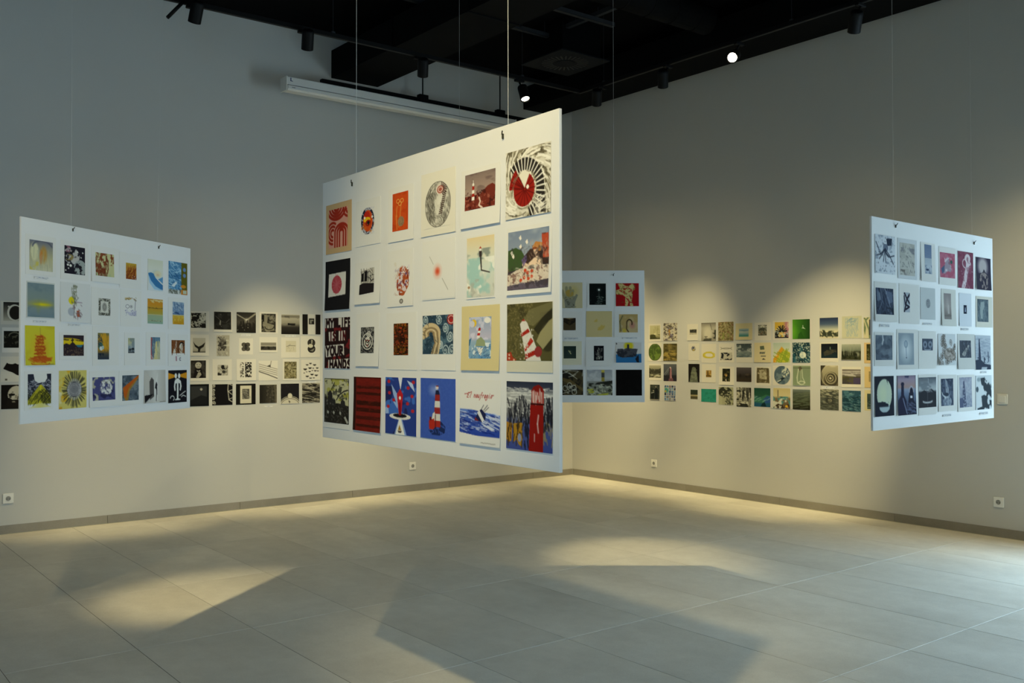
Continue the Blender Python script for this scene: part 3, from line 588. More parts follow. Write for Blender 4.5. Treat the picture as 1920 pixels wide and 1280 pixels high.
pr((1155, 1555, 178, 875), None, 'bright blue print of a lighthouse with broad red and white bands on a dark rock', lambda c: (c.bg('3c58ac'), c.ns('4762b4', 30, 40, .5, .2, 2, .5), c.ell(.4, .2, .2, .13, 'a8b8e0', .6, 1), c.ell(.47, .16, .06, .05, 'e6e6e2', .9, 1), c.poly([(.24, .86), (.3, .75), (.6, .7), (.72, .78), (.7, .88), (.55, .93), (.35, .93)], '1e2c58'), c.hatch(20, '3c58ac', .25, .78, .7, .92, .1, 30, 50, .008, .8),
   c.poly([(.43, .27), (.45, .2), (.53, .2), (.56, .27)], '1d2440'), c.ell(.49, .155, .035, .025, 'd8c8c0'), c.ln([(.46, .13), (.52, .13)], .008, '7a2a2a'),
   [c.poly([(.43-.008*k, .27+.105*k), (.56+.004*k, .27+.105*k), (.565+.004*k, .375+.105*k), (.42-.008*k, .375+.105*k)], ('8e2c2a', 'cfcdc6', '8e2c2a', 'cfcdc6', '9e2c26')[k]) for k in range(5)], c.poly([(.36, .58), (.42, .55), (.42, .7), (.33, .68)], 'd6d2c8'), c.poly([(.25, .7), (.4, .66), (.42, .8), (.38, .84), (.26, .84)], 'a82c20'), c.box(.27, .64, .33, .69, '5a1c1c'), c.poly([(.42, .6), (.45, .58), (.46, .82), (.42, .82)], '4a1a20', .6)))
crop(840, 680, 6.095, 'central')
pr((145, 605, 200, 940), (142, 608, 195, 945), 'print lettered El naufragio above a striped ship sinking in blue sea', lambda c: (c.vg((0, PW), (.455, PW), (.46, '5f7fc8'), (.62, '3a55a8'), (.85, '2a44a0'), (.86, PW), (1, PW)), c.poly([(0, .44), (.3, .455), (.6, .49), (1, .52), (1, .44)], PW), c.hatch(70, 'c9d2e8', 0, .48, 1, .78, .14, 6, 8, .006, .8), c.hatch(50, '1c2c7c', 0, .48, 1, .86, .16, 4, 6, .008, .7), c.poly([(0, .82), (1, .9), (1, 1), (0, 1)], PW), c.hatch(16, 'cfd6e6', .55, .55, 1, .72, .3, 14, 5, .008, .9),
   c.poly([(.38, .62), (.48, .47), (.55, .44), (.66, .52), (.64, .6), (.56, .64)], '20264c'), c.poly([(.44, .5), (.5, .46), (.62, .61), (.57, .64)], 'd9d9d9'), c.poly([(.38, .62), (.4, .57), (.49, .63)], '7a2a2c'), c.ln([(.54, .45), (.6, .38)], .006, '4a4a58'), c.ln([(.6, .46), (.69, .38)], .006, '4a4a58'), c.ln([(.62, .48), (.72, .41)], .005, '4a4a58'),
   c.text('El', .17, .2, .12, .075, .0045, '9c2a26', .5), c.text('naufragio', .34, .19, .46, .08, .0045, '9c2a26', .4), c.ln([(.12, .225), (.2, .215), (.3, .185)], .0045, '9c2a26'), c.scrib(.55, .9, .955)))
pr((675, 1205, 217, 1005), None, 'rough painted print of a tall red lighthouse among grey and ochre strokes', lambda c: (c.vg((0, '2a2f42'), (.1, '3a3f4c'), (.18, 'a9a9a6'), (.3, '8c8c8a'), (.5, '55555a'), (.6, '4a5688'), (1, '3f4c8c')), c.hatch(120, 'dcdad4', 0, .1, 1, .5, .2, 0, 8, .006, .7), c.hatch(120, '23232a', 0, .25, 1, .6, .12, 90, 25, .012, .85), c.hatch(60, 'a9a8a4', 0, .25, 1, .62, .12, 80, 30, .006, .7), c.poly([(0, .6), (.14, .62), (.12, .88), (.05, .9), (0, .85)], 'a8782a'), c.poly([(.16, .62), (.36, .6), (.36, .95), (.28, .92), (.24, .85), (.16, .9)], 'a87c26'), c.hatch(26, '3a2c1c', 0, .62, .36, .92, .1, 85, 20, .01, .8), c.ell(.3, .82, .04, .06, '8a90a8'),
   c.hatch(20, '1e2030', .4, .6, .5, .95, .1, 80, 20, .012), c.hatch(24, '9a8a5a', .8, .55, 1, .85, .12, 85, 15, .008, .8), c.hatch(20, '23232a', .8, .4, 1, .7, .1, 85, 20, .014), c.poly([(.53, .32), (.8, .32), (.8, 1), (.5, 1)], '8c1a14'), c.poly([(.54, .14), (.6, .07), (.7, .04), (.78, .08), (.82, .14)], '7e1c16'), c.box(.55, .14, .81, .31, 'a4443a'), c.hatch(14, 'd6c8c0', .58, .19, .78, .27, .14, 88, 6, .006, .9), c.ln([(.54, .32), (.81, .32)], .012, '3a1412'), c.ln([(.7, .48), (.68, .6), (.7, .72)], .014, 'd6b8b0', .8), c.ln([(.62, .75), (.62, .85)], .01, 'd6b8b0', .8)))

# ---------- panel of yellow and orange prints
crop(30, 395, 5.688, 'leftp')
pr((140, 390, 322, 640), (100, 425, 265, 690), 'misty print of a pale and an orange standing veil', lambda c: (c.vg((0, '6d6f7c'), (.2, '8a8a80'), (.6, 'b8b28a'), (1, 'c6c4a8')), c.ell(.22, .38, .2, .34, 'd6d2a8', .9, .3), c.ell(.6, .45, .18, .35, 'b8883a', .8, .5), c.ell(.48, .55, .07, .3, 'c8742a', .95, .5), c.hatch(50, 'a8a890', 0, .4, 1, 1, .3, 90, 10, .012, .5), c.arc(.55, .25, .42, .25, 190, 340, .03, '5d606e', .7), c.ns('c9b848', 3, 4, .6, .1, 3, .7, y0=.7)))
pr((513, 733, 382, 677), (475, 770, 330, 740), 'black print scattered with pale lichen rosettes and white spots', lambda c: (c.bg('24222a'), c.nse('b4b0ac', .35, .35, .38, .3, 9, 11, .42, .08, 2), c.nse('9aa09c', .76, .75, .3, .28, 9, 11, .4, .08, 3), c.nse('8a5a68', .15, .12, .16, .12, 8, 8, .4, .1, 5), c.nse('8a7a4a', .25, .42, .2, .12, 8, 8, .5, .1, 7), [c.ell(x, y, r, r*.75, W) for x, y, r in ((.17, .68, .05), (.3, .7, .06), (.8, .38, .03), (.88, .2, .03), (.07, .88, .03), (.62, .2, .03), (.2, .8, .03))], c.ell(.38, .22, .04, .04, K), c.ell(.78, .72, .04, .03, K)))
crop(0, 0, 1, 'leftp')
pr((178.2, 213, 475, 518), (171, 223, 463, 530), 'rust and pale green print like peeling bark', lambda c: (c.bg('c2bf8c'), c.ns('a9b88c', 3, 3, .5, .1, 2, .8), c.ns('7c3f26', 6, 5, .45, .06, 4, .95, x1=.55), c.ns('7c3f26', 7, 6, .52, .06, 6, .95, x0=.55, y1=.5), c.hatch(40, '6a3420', 0, .1, .7, 1, .2, 88, 12, .02, .7)))
crop(190, 420, 6.4, 'leftp')
pr((292, 418, 470, 663), (215, 475, 350, 775), 'small ochre and rust print of flame-like reeds', lambda c: (c.vg((0, 'b89a34'), (.4, 'ab6e2e'), (1, '8a4a24')), c.hatch(60, '7c3a1c', .1, .3, 1, 1, .35, -65, 15, .018, .8), c.hatch(20, 'd6a83e', 0, .1, 1, .9, .25, -60, 20, .012, .7), c.dots(10, W, .55, .75, .95, .95, .015)))
pr((557, 735, 430, 800), None, 'pale print of a deep blue swell curling round a peach glow', lambda c: (c.vg((0, 'cfd0ba'), (.3, 'd6d6c8'), (1, 'd0d6da')), c.ell(.55, .45, .35, .15, 'a0b8b4', .5, .6), c.poly([(.02, .45), (.2, .42), (.38, .45), (.5, .58), (.8, .72), (1, .8), (1, .95), (.75, .92), (.35, .82), (.1, .65)], '3d74a4'), c.poly([(.02, .48), (.2, .68), (.5, .85), (1, .97), (.4, .95), (.1, .75)], '9cc0d8'), c.poly([(.66, .62), (1, .52), (1, .75), (.78, .66)], '5a92ba'), c.ell(.65, .45, .3, .13, 'dcd2ae', .95, .4), c.ell(.65, .48, .15, .06, 'd6b490', .7, .6)), pc='d4d4c4')
pr((803, 1028, 457, 842), None, 'blue and olive print of swirling sea with an orange fish', lambda c: (c.bg('5f93b8'), [c.arc(.35, .25, r, r*.6, 0, 360, .012, '2d5f8a', .8) for r in (.08, .16, .24, .32, .4, .48)], c.hatch(60, 'a8cadc', 0, 0, .68, .8, .2, 30, 50, .014, .7), c.hatch(40, '2d5f8a', 0, .4, .68, .85, .2, 40, 50, .014, .7), c.poly([(.68, 0), (1, 0), (1, 1), (.72, 1), (.66, .5)], '5f5a1c'), c.ell(.84, .22, .08, .06, '6a86b0'), c.ell(.84, .4, .08, .06, '6a86b0'), c.ell(.78, .74, .14, .05, 'c8822a'), c.box(.66, .84, 1, 1, 'c07a28'), c.box(.76, .86, .94, .96, 'b8c0a8'), c.box(0, .86, .66, 1, 'c4c6c0'), c.hatch(30, '55584c', 0, .86, .66, 1, .1, 70, 40, .012), c.poly([(.15, .75), (.4, .6), (.45, .65), (.3, .78)], 'cfd8d8')))
crop(30, 395, 5.688, 'leftp')
pr((118, 403, 775, 1135), (110, 410, 760, 1145), 'misty blue-grey print with a glowing yellow horizon', lambda c: (c.vg((0, '74868c'), (.5, '7e8c86'), (.62, '8c9270'), (.75, '7a8a8c'), (1, '6e828c')), c.ns('667a82', 3, 5, .5, .2, 2, .6), c.ell(.5, .6, .5, .16, 'aaa43c', .7, 1), c.ell(.55, .62, .42, .06, 'd2c41e', 1, .8), c.ell(.4, .7, .1, .25, '8c9250', .5, 1)), pc='c4c6c0')
pr((480, 780, 785, 1185), (470, 790, 770, 1190), 'delicate ink drawing of tall stems with a yellow sun and red vase', lambda c: (c.ell(.35, .44, .1, .1, 'd6c41c'), c.ell(.34, .73, .12, .11, 'a8acb4'), c.poly([(.52, .7), (.62, .68), (.64, .86), (.54, .86)], 'a8583c'), c.ln([(.42, .05), (.46, .5), (.42, .88)], .01, '77736a'), c.ln([(.46, .5), (.6, .35)], .008, '77736a'), c.ln([(.48, .47), (.72, .48)], .008, '8a7080'), c.hatch(40, '6f7258', .36, .05, .54, .6, .07, 60, 60, .01, .8), c.hatch(26, '7c6a70', .4, .55, .7, .9, .07, 40, 70, .009, .8)), pc='d4d4d2')
crop(0, 0, 1, 'leftp')
pr((184.4, 206.4, 559.5, 591.4), (171, 222, 540, 610), 'small print of a patterned grey frame around an oval', lambda c: (c.bg('56564e'), c.ns('b4b2a4', 14, 16, .52, .04, 2, .9), c.poly([(.18, .16), (.82, .18), (.82, .84), (.18, .82)], 'cfccc0'), c.ell(.5, .5, .2, .26, '9c9a92'), c.ring(.5, .5, .1, .14, .15, '77756e')))
crop(190, 420, 6.4, 'leftp')
pr((275, 420, 870, 1100), (228, 478, 790, 1230), 'sparse sketch of a boat with two round wheels in ochre and violet', lambda c: (c.ell(.3, .12, .28, .05, 'b89a5a', .8), c.hatch(14, '8a744a', .1, .05, 1, .2, .2, 10, 20, .012), c.ring(.25, .52, .14, .09, .12, '77747c'), c.ring(.55, .52, .1, .07, .14, '77747c'), c.ell(.55, .52, .04, .03, K), c.ln([(.9, .15), (.85, .7)], .02, '77747c'), c.poly([(.1, .75), (.5, .82), (.95, .7), (.98, .92), (.4, .98)], 'b8b6c8', .8), c.hatch(30, '6a6a96', .1, .7, 1, 1, .12, 20, 50, .01, .7)))
pr((552, 735, 900, 1195), None, 'orange to sage banded print with thin dotted shorelines', lambda c: (c.vg((0, 'c08a34'), (.2, 'c8882a'), (.45, 'b49434'), (.62, 'a89c4c'), (.64, '9aa884'), (1, '8aa894')), c.hatch(12, 'd6c48a', .2, .05, 1, .14, .2, 2, 6, .02), c.ln([(0, .36), (.5, .38), (1, .37)], .01, '6a5a2c'), c.ln([(0, .63), (1, .63)], .012, 'c4b484'), c.dots(10, '5a4a2c', 0, .35, 1, .4, .014), c.ln([(.05, .88), (1, .87)], .01, 'b0a878'), c.dots(7, '4a4a3c', .1, .85, .95, .9, .016)))
pr((852, 988, 935, 1203), (803, 1035, 885, 1260), 'print split into a blue-grey sky and a golden field', lambda c: (c.vg((0, '8aa0b4'), (.5, '6a86a8'), (.56, '5a7090'), (.57, 'c0c0ae'), (.62, 'c8a23c'), (1, 'c08a1e')), c.ns('b4c2cc', 5, 6, .55, .08, 2, .8, y1=.5), c.hatch(30, '4a6488', 0, .05, 1, .5, .2, 60, 40, .02, .6), c.poly([(.1, .44), (.5, .46), (.65, .58), (.3, .52)], '3a5478'), c.ns('d8b44c', 5, 5, .55, .1, 5, .7, y0=.64)))
crop(30, 600, 6.4, 'leftp')
pr((103, 460, 68, 540), None, 'glowing yellow print of a tiered red pagoda tower', lambda c: (c.bg('c8be34'), c.ns('bfae2c', 3, 4, .5, .2, 2, .7), c.ell(.5, .55, .4, .42, 'd0a82a', .8, .8), c.ell(.5, .86, .36, .11, 'c4742a', .9, .5), [c.poly([(.5-.1-.02*i, .26+.085*i), (.5+.08+.02*i, .24+.085*i), (.5+.1+.018*i, .29+.085*i), (.5-.12-.02*i, .3+.085*i)], 'b0561e') for i in range(7)], c.hatch(70, 'a8481c', .36, .24, .64, .85, .1, 10, 50, .012, .6), c.hatch(50, 'b8541e', .16, .8, .84, .92, .12, 0, 30, .012, .7), c.ln([(.51, .24), (.5, .06)], .01, 'a8943a'), c.arc(.5, .94, .3, .05, 0, 180, .012, 'b8541e'), c.scrib(.76, .95, .97)))
pr((566, 810, 180, 428), (518, 850, 150, 475), 'black and yellow print of a figure on a headland at sunset', lambda c: (c.vg((0, '332a30'), (.12, '332a30'), (.2, 'd6b81e'), (.42, 'd6b81e'), (.48, 'c9ac2c'), (1, '33282c')), c.poly([(0, 0), (1, 0), (1, .28), (.6, .18), (.3, .12), (0, .08)], '332a30'), c.poly([(0, .2), (.28, .22), (.26, .27), (0, .26)], '4a3426'), c.poly([(.55, .22), (1, .27), (1, .32), (.6, .27)], '4a3426'), c.poly([(.55, .48), (1, .46), (1, .6), (.6, .58)], '2f6c84'), c.poly([(0, .46), (.15, .4), (.3, .46), (.4, .36), (.5, .36), (.6, .48), (.7, .58), (.88, .58), (1, .4), (1, 1), (0, 1)], '33282c'), c.ln([(.44, .38), (.44, .2)], .025, '2c2226'), c.ln([(.38, .26), (.5, .24)], .02, '2c2226'), c.dots(40, 'a88c5a', 0, .62, 1, 1, .012, .7), c.hatch(30, '77624a', 0, .6, 1, 1, .06, 20, 60, .01, .6)))
crop(0, 0, 1, 'leftp')
pr((182.8, 204, 624, 673.7), (173, 222, 612, 685), 'ochre and teal print of a seated figure in a cave', lambda c: (c.vg((0, '6a6c4a'), (.2, 'a8802a'), (.6, 'b08024'), (.8, '4a4a44'), (1, '2a3444')), c.hatch(50, 'c8962c', .2, 0, 1, .6, .35, 70, 20, .03, .7), c.ell(.25, .5, .22, .15, '4a6a5a'), c.ell(.3, .58, .14, .08, 'cfd0c8'), c.ell(.45, .55, .1, .07, 'a8b8b4'), c.ns('1e2838', 4, 4, .5, .08, 3, .9, y0=.76), c.hatch(14, '33404a', 0, .1, .4, .5, .2, 60, 40, .03, .7)))
crop(190, 600, 6.4, 'leftp')
pr((318, 395, 215, 395), (275, 460, 150, 540), 'tiny print of a stormy yellow-grey sky over dark rocks', lambda c: (c.vg((0, 'a8a878'), (.3, 'b8b48c'), (.6, '94a0a4'), (1, '5a6064')), c.ns('77848c', 4, 5, .52, .1, 2, .8), c.ns('2c3034', 4, 5, .45, .08, 4, 1, y0=.7), c.ell(.75, .72, .2, .08, '2c3034'), c.box(0, .93, 1, 1, '44484a')))
pr((590, 702, 205, 470), (535, 770, 145, 545), 'pastel print of slanting yellow, blue and rose drapes', lambda c: (c.vg((0, '5c7c90'), (.5, '7c94a0'), (1, '8a8c94')), c.poly([(0, 0), (.2, .05), (.1, .5), (.2, 1), (0, 1)], 'a8605a'), c.poly([(.55, .2), (.7, .18), (.75, 1), (.3, 1)], 'c8bc7c'), c.poly([(.8, .15), (.95, .2), (.95, 1), (.78, 1)], 'b8b48c'), c.hatch(40, 'd0cca8', .3, .3, 1, 1, .4, 85, 8, .02, .6), c.hatch(14, '4a5a70', .1, .1, .5, .8, .4, 85, 8, .03, .6), c.dots(12, 'dcd4cc', 0, .82, .25, .98, .02)))
pr((838, 998, 240, 490), (800, 1040, 170, 550), 'rust coloured print of two twisted trunks with small marks below', lambda c: (c.box(0, 0, 1, .62, '8a5a34'), c.poly([(.35, .05), (.42, .1), (.3, .62), (.12, .6)], 'd0c8b4'), c.poly([(.55, .35), (.7, .1), (.9, .15), (.8, .62), (.65, .6)], 'd0c8b4'), c.hatch(40, '6a3a20', 0, .02, 1, .6, .22, 70, 30, .02, .7), c.arc(.75, .22, .15, .1, 180, 400, .025, K), c.ln([(.48, 0), (.5, .6)], .03, '4a2c1c'), c.ln([(.35, .8), (.36, .98)], .045, 'a87880'), c.arc(.65, .9, .06, .06, 60, 300, .02, '77747c'), c.ln([(.4, .75), (.7, .75)], .01, '9a968c', .5)))
crop(30, 600, 6.4, 'leftp')
pr((137, 418, 645, 1050), (100, 440, 610, 1075), 'black and yellow print of a road running between dark cliffs', lambda c: (c.box(0, 0, 1, .88, '2c2e3a'), c.hatch(110, 'a8a8b0', 0, .2, 1, .7, .14, 20, 50, .01, .7), c.poly([(.24, 0), (.8, 0), (.82, .14), (.72, .25), (.45, .27), (.3, .2)], 'dcdad4'), c.poly([(.5, .33), (.6, .33), (1, .68), (1, .88), (0, .88), (0, .78)], 'a8a02a'), c.poly([(.52, .34), (.56, .34), (.68, .88), (.46, .88)], 'c8be2a'), c.hatch(90, '33341c', 0, .5, 1, .88, .18, -50, 20, .01, .7), c.hatch(40, '33341c', .55, .5, 1, .88, .18, 45, 15, .01, .7), c.rays(.53, .84, .05, .5, 30, .012, 'd2c870', 20, 160, a=.7), c.ell(.55, .36, .03, .04, 'd6c41c')))
pr((512, 843, 603, 1058), None, 'yellow print of a grey disc with radiating hair-like rays', lambda c: (c.bg('cfc06a'), c.ns('d0a01e', 3, 4, .5, .1, 2, .9), c.ns('dcd8bc', 3, 3, .6, .1, 5, .8), c.rays(.55, .5, .2, .46, 110, .006, '3c3a2c', jit=10, a=.8), c.ell(.55, .5, .27, .2, '3c3c40'), c.ell(.55, .5, .25, .185, '8c8a8c'), c.ring(.55, .5, .16, .12, .12, 'a9a6a4'), c.spiral(.53, .49, .2, 5, .008, '6c6a6c'), c.rays(.55, .5, .2, .26, 60, .008, 'b8b6b0', jit=4, a=.8), c.box(0, .93, .12, 1, 'c8901e', .8)))
crop(0, 0, 1, 'leftp')
pr((172.7, 215, 706.7, 750), (167, 222, 695, 762), 'indigo and cream print of a white frothy cloud', lambda c: (c.bg('4a4c78'), c.ns('c9c49c', 4, 5, .5, .1, 2, .8, y1=.3), c.ns('c9c49c', 5, 5, .52, .1, 3, .8, x1=.25), c.nse('d8d6d0', .6, .45, .28, .32, 8, 8, .3, .15, 5), c.ns('2c2c4c', 4, 5, .5, .1, 7, .9, y0=.72), c.hatch(24, '2c2c50', .3, .2, .9, .8, .08, 60, 60, .02, .6)))
crop(190, 600, 6.4, 'leftp')
pr((248, 445, 660, 962), (210, 500, 605, 1015), 'slate print with a bold orange beam slanting upward', lambda c: (c.bg('55606a'), c.ns('7a8284', 6, 7, .52, .08, 2, .8), c.ns('3c464e', 6, 8, .55, .08, 4, .8), c.poly([(1, 0), (1, .12), (.45, .6), (.35, 1), (.2, 1), (.1, .85), (.05, .5)], 'a87828', .8), c.poly([(1, 0), (.95, .1), (.4, .5), (.22, .9), (.1, .8), (.06, .48)], 'b85a1e')))
pr((512, 765, 600, 990), None, 'soft grey print of an arched doorway and a lone dark walker', lambda c: (c.hg((0, 'b4b0a8'), (.5, 'd0ccc4'), (1, 'b8b2a8')), c.poly([(0, 0), (.3, .22), (.3, .7), (0, .75)], 'c0bab0'), c.poly([(.24, .9), (.24, .35), (.34, .22), (.44, .3), (.44, .8)], '55504c'), c.poly([(0, .76), (.24, .74), (.42, .72), (.05, .97), (0, .97)], '1f1c1e'), c.poly([(.44, .7), (.62, .05), (.6, .9), (.5, .98)], 'dcd9d2', .8), c.poly([(.52, .42), (.57, .36), (.6, .44), (.58, .75), (.55, .76), (.54, .57), (.49, .56)], '221f24'), c.ln([(.55, .75), (.53, .93)], .018, '5a5654'), c.scrib(.7, .95, .97)), pc='c6c2b8')
pr((800, 1022, 600, 988), None, 'black print of a white two-faced figure with orange beams', lambda c: (c.bg('1c1b20'), c.poly([(0, .08), (.35, .15), (.35, .22), (0, .28)], 'cf8c22'), c.poly([(1, .08), (.62, .14), (.62, .21), (1, .28)], 'cf8c22'), c.ell(.4, .18, .06, .08, W), c.ell(.58, .18, .06, .08, W), c.poly([(.36, .42), (.36, .3), (.46, .26), (.54, .26), (.64, .32), (.66, .42), (.55, .4), (.54, .88), (.46, .88), (.46, .4)], W), c.ln([(.37, .36), (.34, .5), (.36, .6)], .035, W), c.ln([(.64, .36), (.67, .5), (.64, .6)], .035, W), c.poly([(.34, .9), (.48, .86), (.66, .89), (.6, .92), (.4, .92)], W), c.arc(.22, .85, .1, .07, 180, 420, .012, W), c.ln([(.62, .78), (.72, .74), (.8, .7), (.92, .66)], .012, W), c.ln([(.7, .82), (.8, .78), (.94, .82)], .012, W)))
crop(30, 395, 5.688, 'leftp')
caption((186, 346, 702, 732), 'pale and orange veil print')
caption((178, 328, 1167, 1194), 'glowing yellow horizon print')
caption((553, 685, 1204, 1230), 'tall stems and yellow sun drawing')
# ---------- panel of slate grey and plum prints
N1, N2 = '2c3444', '4a5568'
crop(1625, 390, 5.815, 'rightp')
pr((90, 305, 300, 715), None, 'ink print of a dark octopus with trailing arms and splashes', lambda c: (c.poly([(.55, .08), (.85, .06), (.82, .25), (.6, .27)], N1), c.ell(.52, .32, .13, .1, '6a7486'), [c.ln([(.5, .35), (.5+dx*.5, .5), (.5+dx, y)], .018, N1, .85) for dx, y in ((-.45, .2), (-.48, .55), (-.3, .62), (-.1, .68), (.02, .7), (.15, .55), (.4, .72))], c.ln([(.5, .42), (.7, .55), (.95, .5)], .014, N1), c.dots(60, N1, 0, 0, 1, 1, .012, .9), c.ns('8a94a4', 8, 10, .66, .04, 3, .8)), pc='cfd4da')
pr((357, 520, 385, 735), (337, 545, 340, 775), 'beige etching of tiny figures scattered over sand', lambda c: (c.bg('bcbab2'), c.ns('a8a69e', 4, 6, .5, .1, 2, .7), c.hatch(60, '5a5c62', 0, .1, 1, .98, .06, 60, 70, .01, .7), c.ns('5a5450', 5, 5, .6, .08, 4, .7, y0=.82), c.ns('70727a', 8, 5, .56, .05, 6, .7, y0=.15, y1=.32)), pc='cfd2d4')
pr((628, 703, 400, 717), (587, 745, 380, 800), 'tall narrow blue print of ruled sky above a small boat', lambda c: (c.vg((0, '6a7c98'), (.45, '7c8ca4'), (.47, 'a8b2bc'), (.8, 'b8c0c8'), (1, 'a0aab8')), [c.ln([(0, y), (1, y+.01)], .012, '4a5c7c', .7) for y in np.arange(.04, .46, .05)], c.poly([(.1, .84), (.5, .82), (.6, .88), (.2, .9)], '2c3a54'), c.ns('5a6a84', 8, 8, .58, .06, 3, .7, y0=.7)))
crop(1740, 390, 5.815, 'rightp')
pr((127, 290, 490, 760), (117, 300, 430, 840), 'pink print of a crouching grey figure, blank margins above and below', lambda c: (c.bg('a8586c'), c.ns('b87488', 5, 6, .5, .1, 2, .6), c.poly([(.4, .25), (.5, .15), (.62, .3), (.75, .6), (.7, .75), (.5, .72), (.3, .85), (.15, .75), (.3, .6)], '9a8c98'), c.ns('d0c4c8', 9, 10, .56, .05, 4, .9, y0=.2, y1=.75, x0=.3, x1=.75), c.poly([(.08, .65), (.3, .5), (.3, .75), (.15, .85)], '4a5a78'), c.ell(.75, .35, .08, .07, '3a5a54'), c.ell(.62, .4, .07, .06, '8a6a74')))
pr((323, 490, 478, 875), None, 'plum print of a white twisting jellyfish column', lambda c: (c.bg('74384c'), c.ns('864a5c', 5, 9, .5, .1, 2, .7), c.ln([(.6, .2), (.62, .4), (.52, .6), (.45, .8), (.33, .98)], .1, 'cfc0c4', .9), c.ell(.62, .18, .18, .12, 'd4c6c8'), c.ell(.62, .2, .07, .06, '9a7480'), c.arc(.5, .32, .2, .12, 90, 250, .014, 'cfc0c4'), c.ln([(.7, .2), (.8, .32), (.7, .36)], .03, 'cfc0c4'), c.ns('8a5a68', 10, 14, .58, .05, 5, .7, x0=.3, x1=.75), c.dots(26, 'cfc0c4', .05, .3, .95, .98, .012, .7)))
pr((520, 680, 543, 893), None, 'dark violet vignette print of a rocky island under a pale sky', lambda c: (c.bg('2a2438'), c.ell(.45, .28, .42, .36, 'b4aaa8', .95, .5), c.poly([(0, .5), (.35, .48), (.45, .44), (.55, .36), (.6, .44), (.8, .52), (1, .5), (1, 1), (0, 1)], '2c2838'), c.nse('8a7c78', .5, .72, .32, .26, 10, 10, .5, .06, 3), c.ln([(.5, .45), (.5, .38)], .014, '1c1826')))
crop(1625, 390, 5.815, 'rightp')
pr((95, 287, 873, 1160), (82, 325, 810, 1240), 'dark slate print of leaves with pale veins', lambda c: (c.bg('30384a'), c.poly([(.05, .1), (.25, .2), (.3, .45), (.1, .5)], '7c8898', .8), c.poly([(.55, .1), (.9, .15), (.95, .5), (.7, .6)], '66728a', .8), c.ln([(.5, 0), (.75, .5), (.85, .95)], .014, 'a8b2c0', .8), c.ln([(.3, 0), (.35, .5), (.2, .8)], .012, '8a96a8', .7), c.hatch(60, '5a667c', 0, 0, 1, 1, .3, 70, 40, .01, .7), c.ns('1e2430', 5, 6, .52, .08, 4, .8, y0=.5)))
pr((400, 467, 920, 1135), (352, 570, 830, 1262), 'small tall print of a dark looping ribbon on grey', lambda c: (c.bg('a9afb8'), c.ln([(.15, .05), (.5, .3), (.95, .55)], .09, '2a2838'), c.ln([(.95, .1), (.5, .35), (.3, .7), (.1, .98)], .1, '2a2838'), c.ln([(.1, .2), (.25, .6), (.9, .72), (.35, .85)], .08, '2a2838')))
pr((645, 690, 990, 1090), (585, 745, 870, 1215), 'nearly blank pale sheet with one small grey oval', lambda c: (c.ell(.5, .5, .5, .5, '8a8e92', .9), c.hatch(20, '77797e', .1, .1, .9, .9, .4, 0, 10, .03, .5), c._put((((c.X-.5)/.5)**2+((c.Y-.5)/.5)**2 > 1)*1.0, 'c2c6c6')), pc='c2c6c6')
crop(1740, 390, 5.815, 'rightp')
pr((170, 247, 930, 1212), (143, 300, 885, 1285), 'tall brown-grey print of a faint standing bottle', lambda c: (c.vg((0, '8c8484'), (.5, '9c9490'), (.85, '7a726e'), (1, '8a8480')), c.ell(.5, .45, .3, .4, 'b0a8a2', .6, .8), c.poly([(.5, .5), (.6, .4), (.72, .5), (.74, .78), (.5, .78)], 'b8b0aa', .8), c.box(.0, .85, 1, .87, '6a6260')), pc='d2d0c8')
pr((385, 418, 1058, 1152), (337, 470, 930, 1290), 'tiny dark upright print of a white sail on bluish white paper', lambda c: (c.bg('1c2236'), c.poly([(.45, .3), (.6, .25), (.75, .75), (.35, .8)], '8a94a8')), pc='d2d6dc')
pr((535, 655, 995, 1240), (520, 700, 965, 1300), 'murky teal print of a pale drooping form', lambda c: (c.bg('55646c'), c.ns('414e58', 4, 5, .5, .1, 2, .8), c.poly([(.3, .15), (.6, .1), (.65, .3), (.5, .5), (.48, .85), (.3, .85), (.25, .5)], '9aa4a0', .8), c.hatch(40, '8a9698', 0, 0, 1, 1, .3, 70, 30, .012, .5), c.box(0, 0, 1, .03, '38424c'), c.box(.96, 0, 1, 1, '38424c')), pc='cfcabc')
crop(1625, 600, 6.096, 'rightp')
pr((98, 290, 172, 455), (85, 310, 140, 525), 'blurred slate print of a face with a pale drip', lambda c: (c.bg('56616f'), c.ns('6d7884', 4, 5, .5, .1, 2, .8), c.ns('3f4856', 4, 6, .55, .1, 4, .7), c.ln([(.42, .02), (.45, .2), (.4, .35)], .035, 'c2c8cc', .8), c.ell(.4, .6, .25, .2, '77828e', .5, .8), c.ell(.85, .75, .15, .2, '7c8894', .6, .6)))
pr((360, 535, 148, 510), (342, 585, 108, 560), 'pale glowing print of a hanging blue pendant', lambda c: (c.bg('8e9aa4'), c.ell(.48, .5, .5, .5, 'd0d6d8', .95, .8), c.ell(.48, .35, .14, .13, '9aa8b4', .8, .4), c.ring(.48, .35, .1, .1, .15, '7c8c9c'), c.ln([(.48, .45), (.5, .72)], .02, '8494a4'), c.ell(.5, .77, .035, .02, '3c4656')))
pr((632, 752, 212, 346), (592, 790, 125, 555), 'small square slate print of two round eyes', lambda c: (c.bg('454e5e'), [c.ell(x, .5, .2, .3, '6a7484') for x in (.27, .75)], [c.ring(x, .5, .15, .22, .12, '8a94a2') for x in (.27, .75)], [c.ell(x, .5, .06, .09, '303846') for x in (.27, .75)], c.arc(.5, .85, .3, .08, 0, 180, .02, '8a94a2'), c.ln([(.5, 0), (.5, .8)], .012, '323a48')))
crop(1740, 600, 6.096, 'rightp')
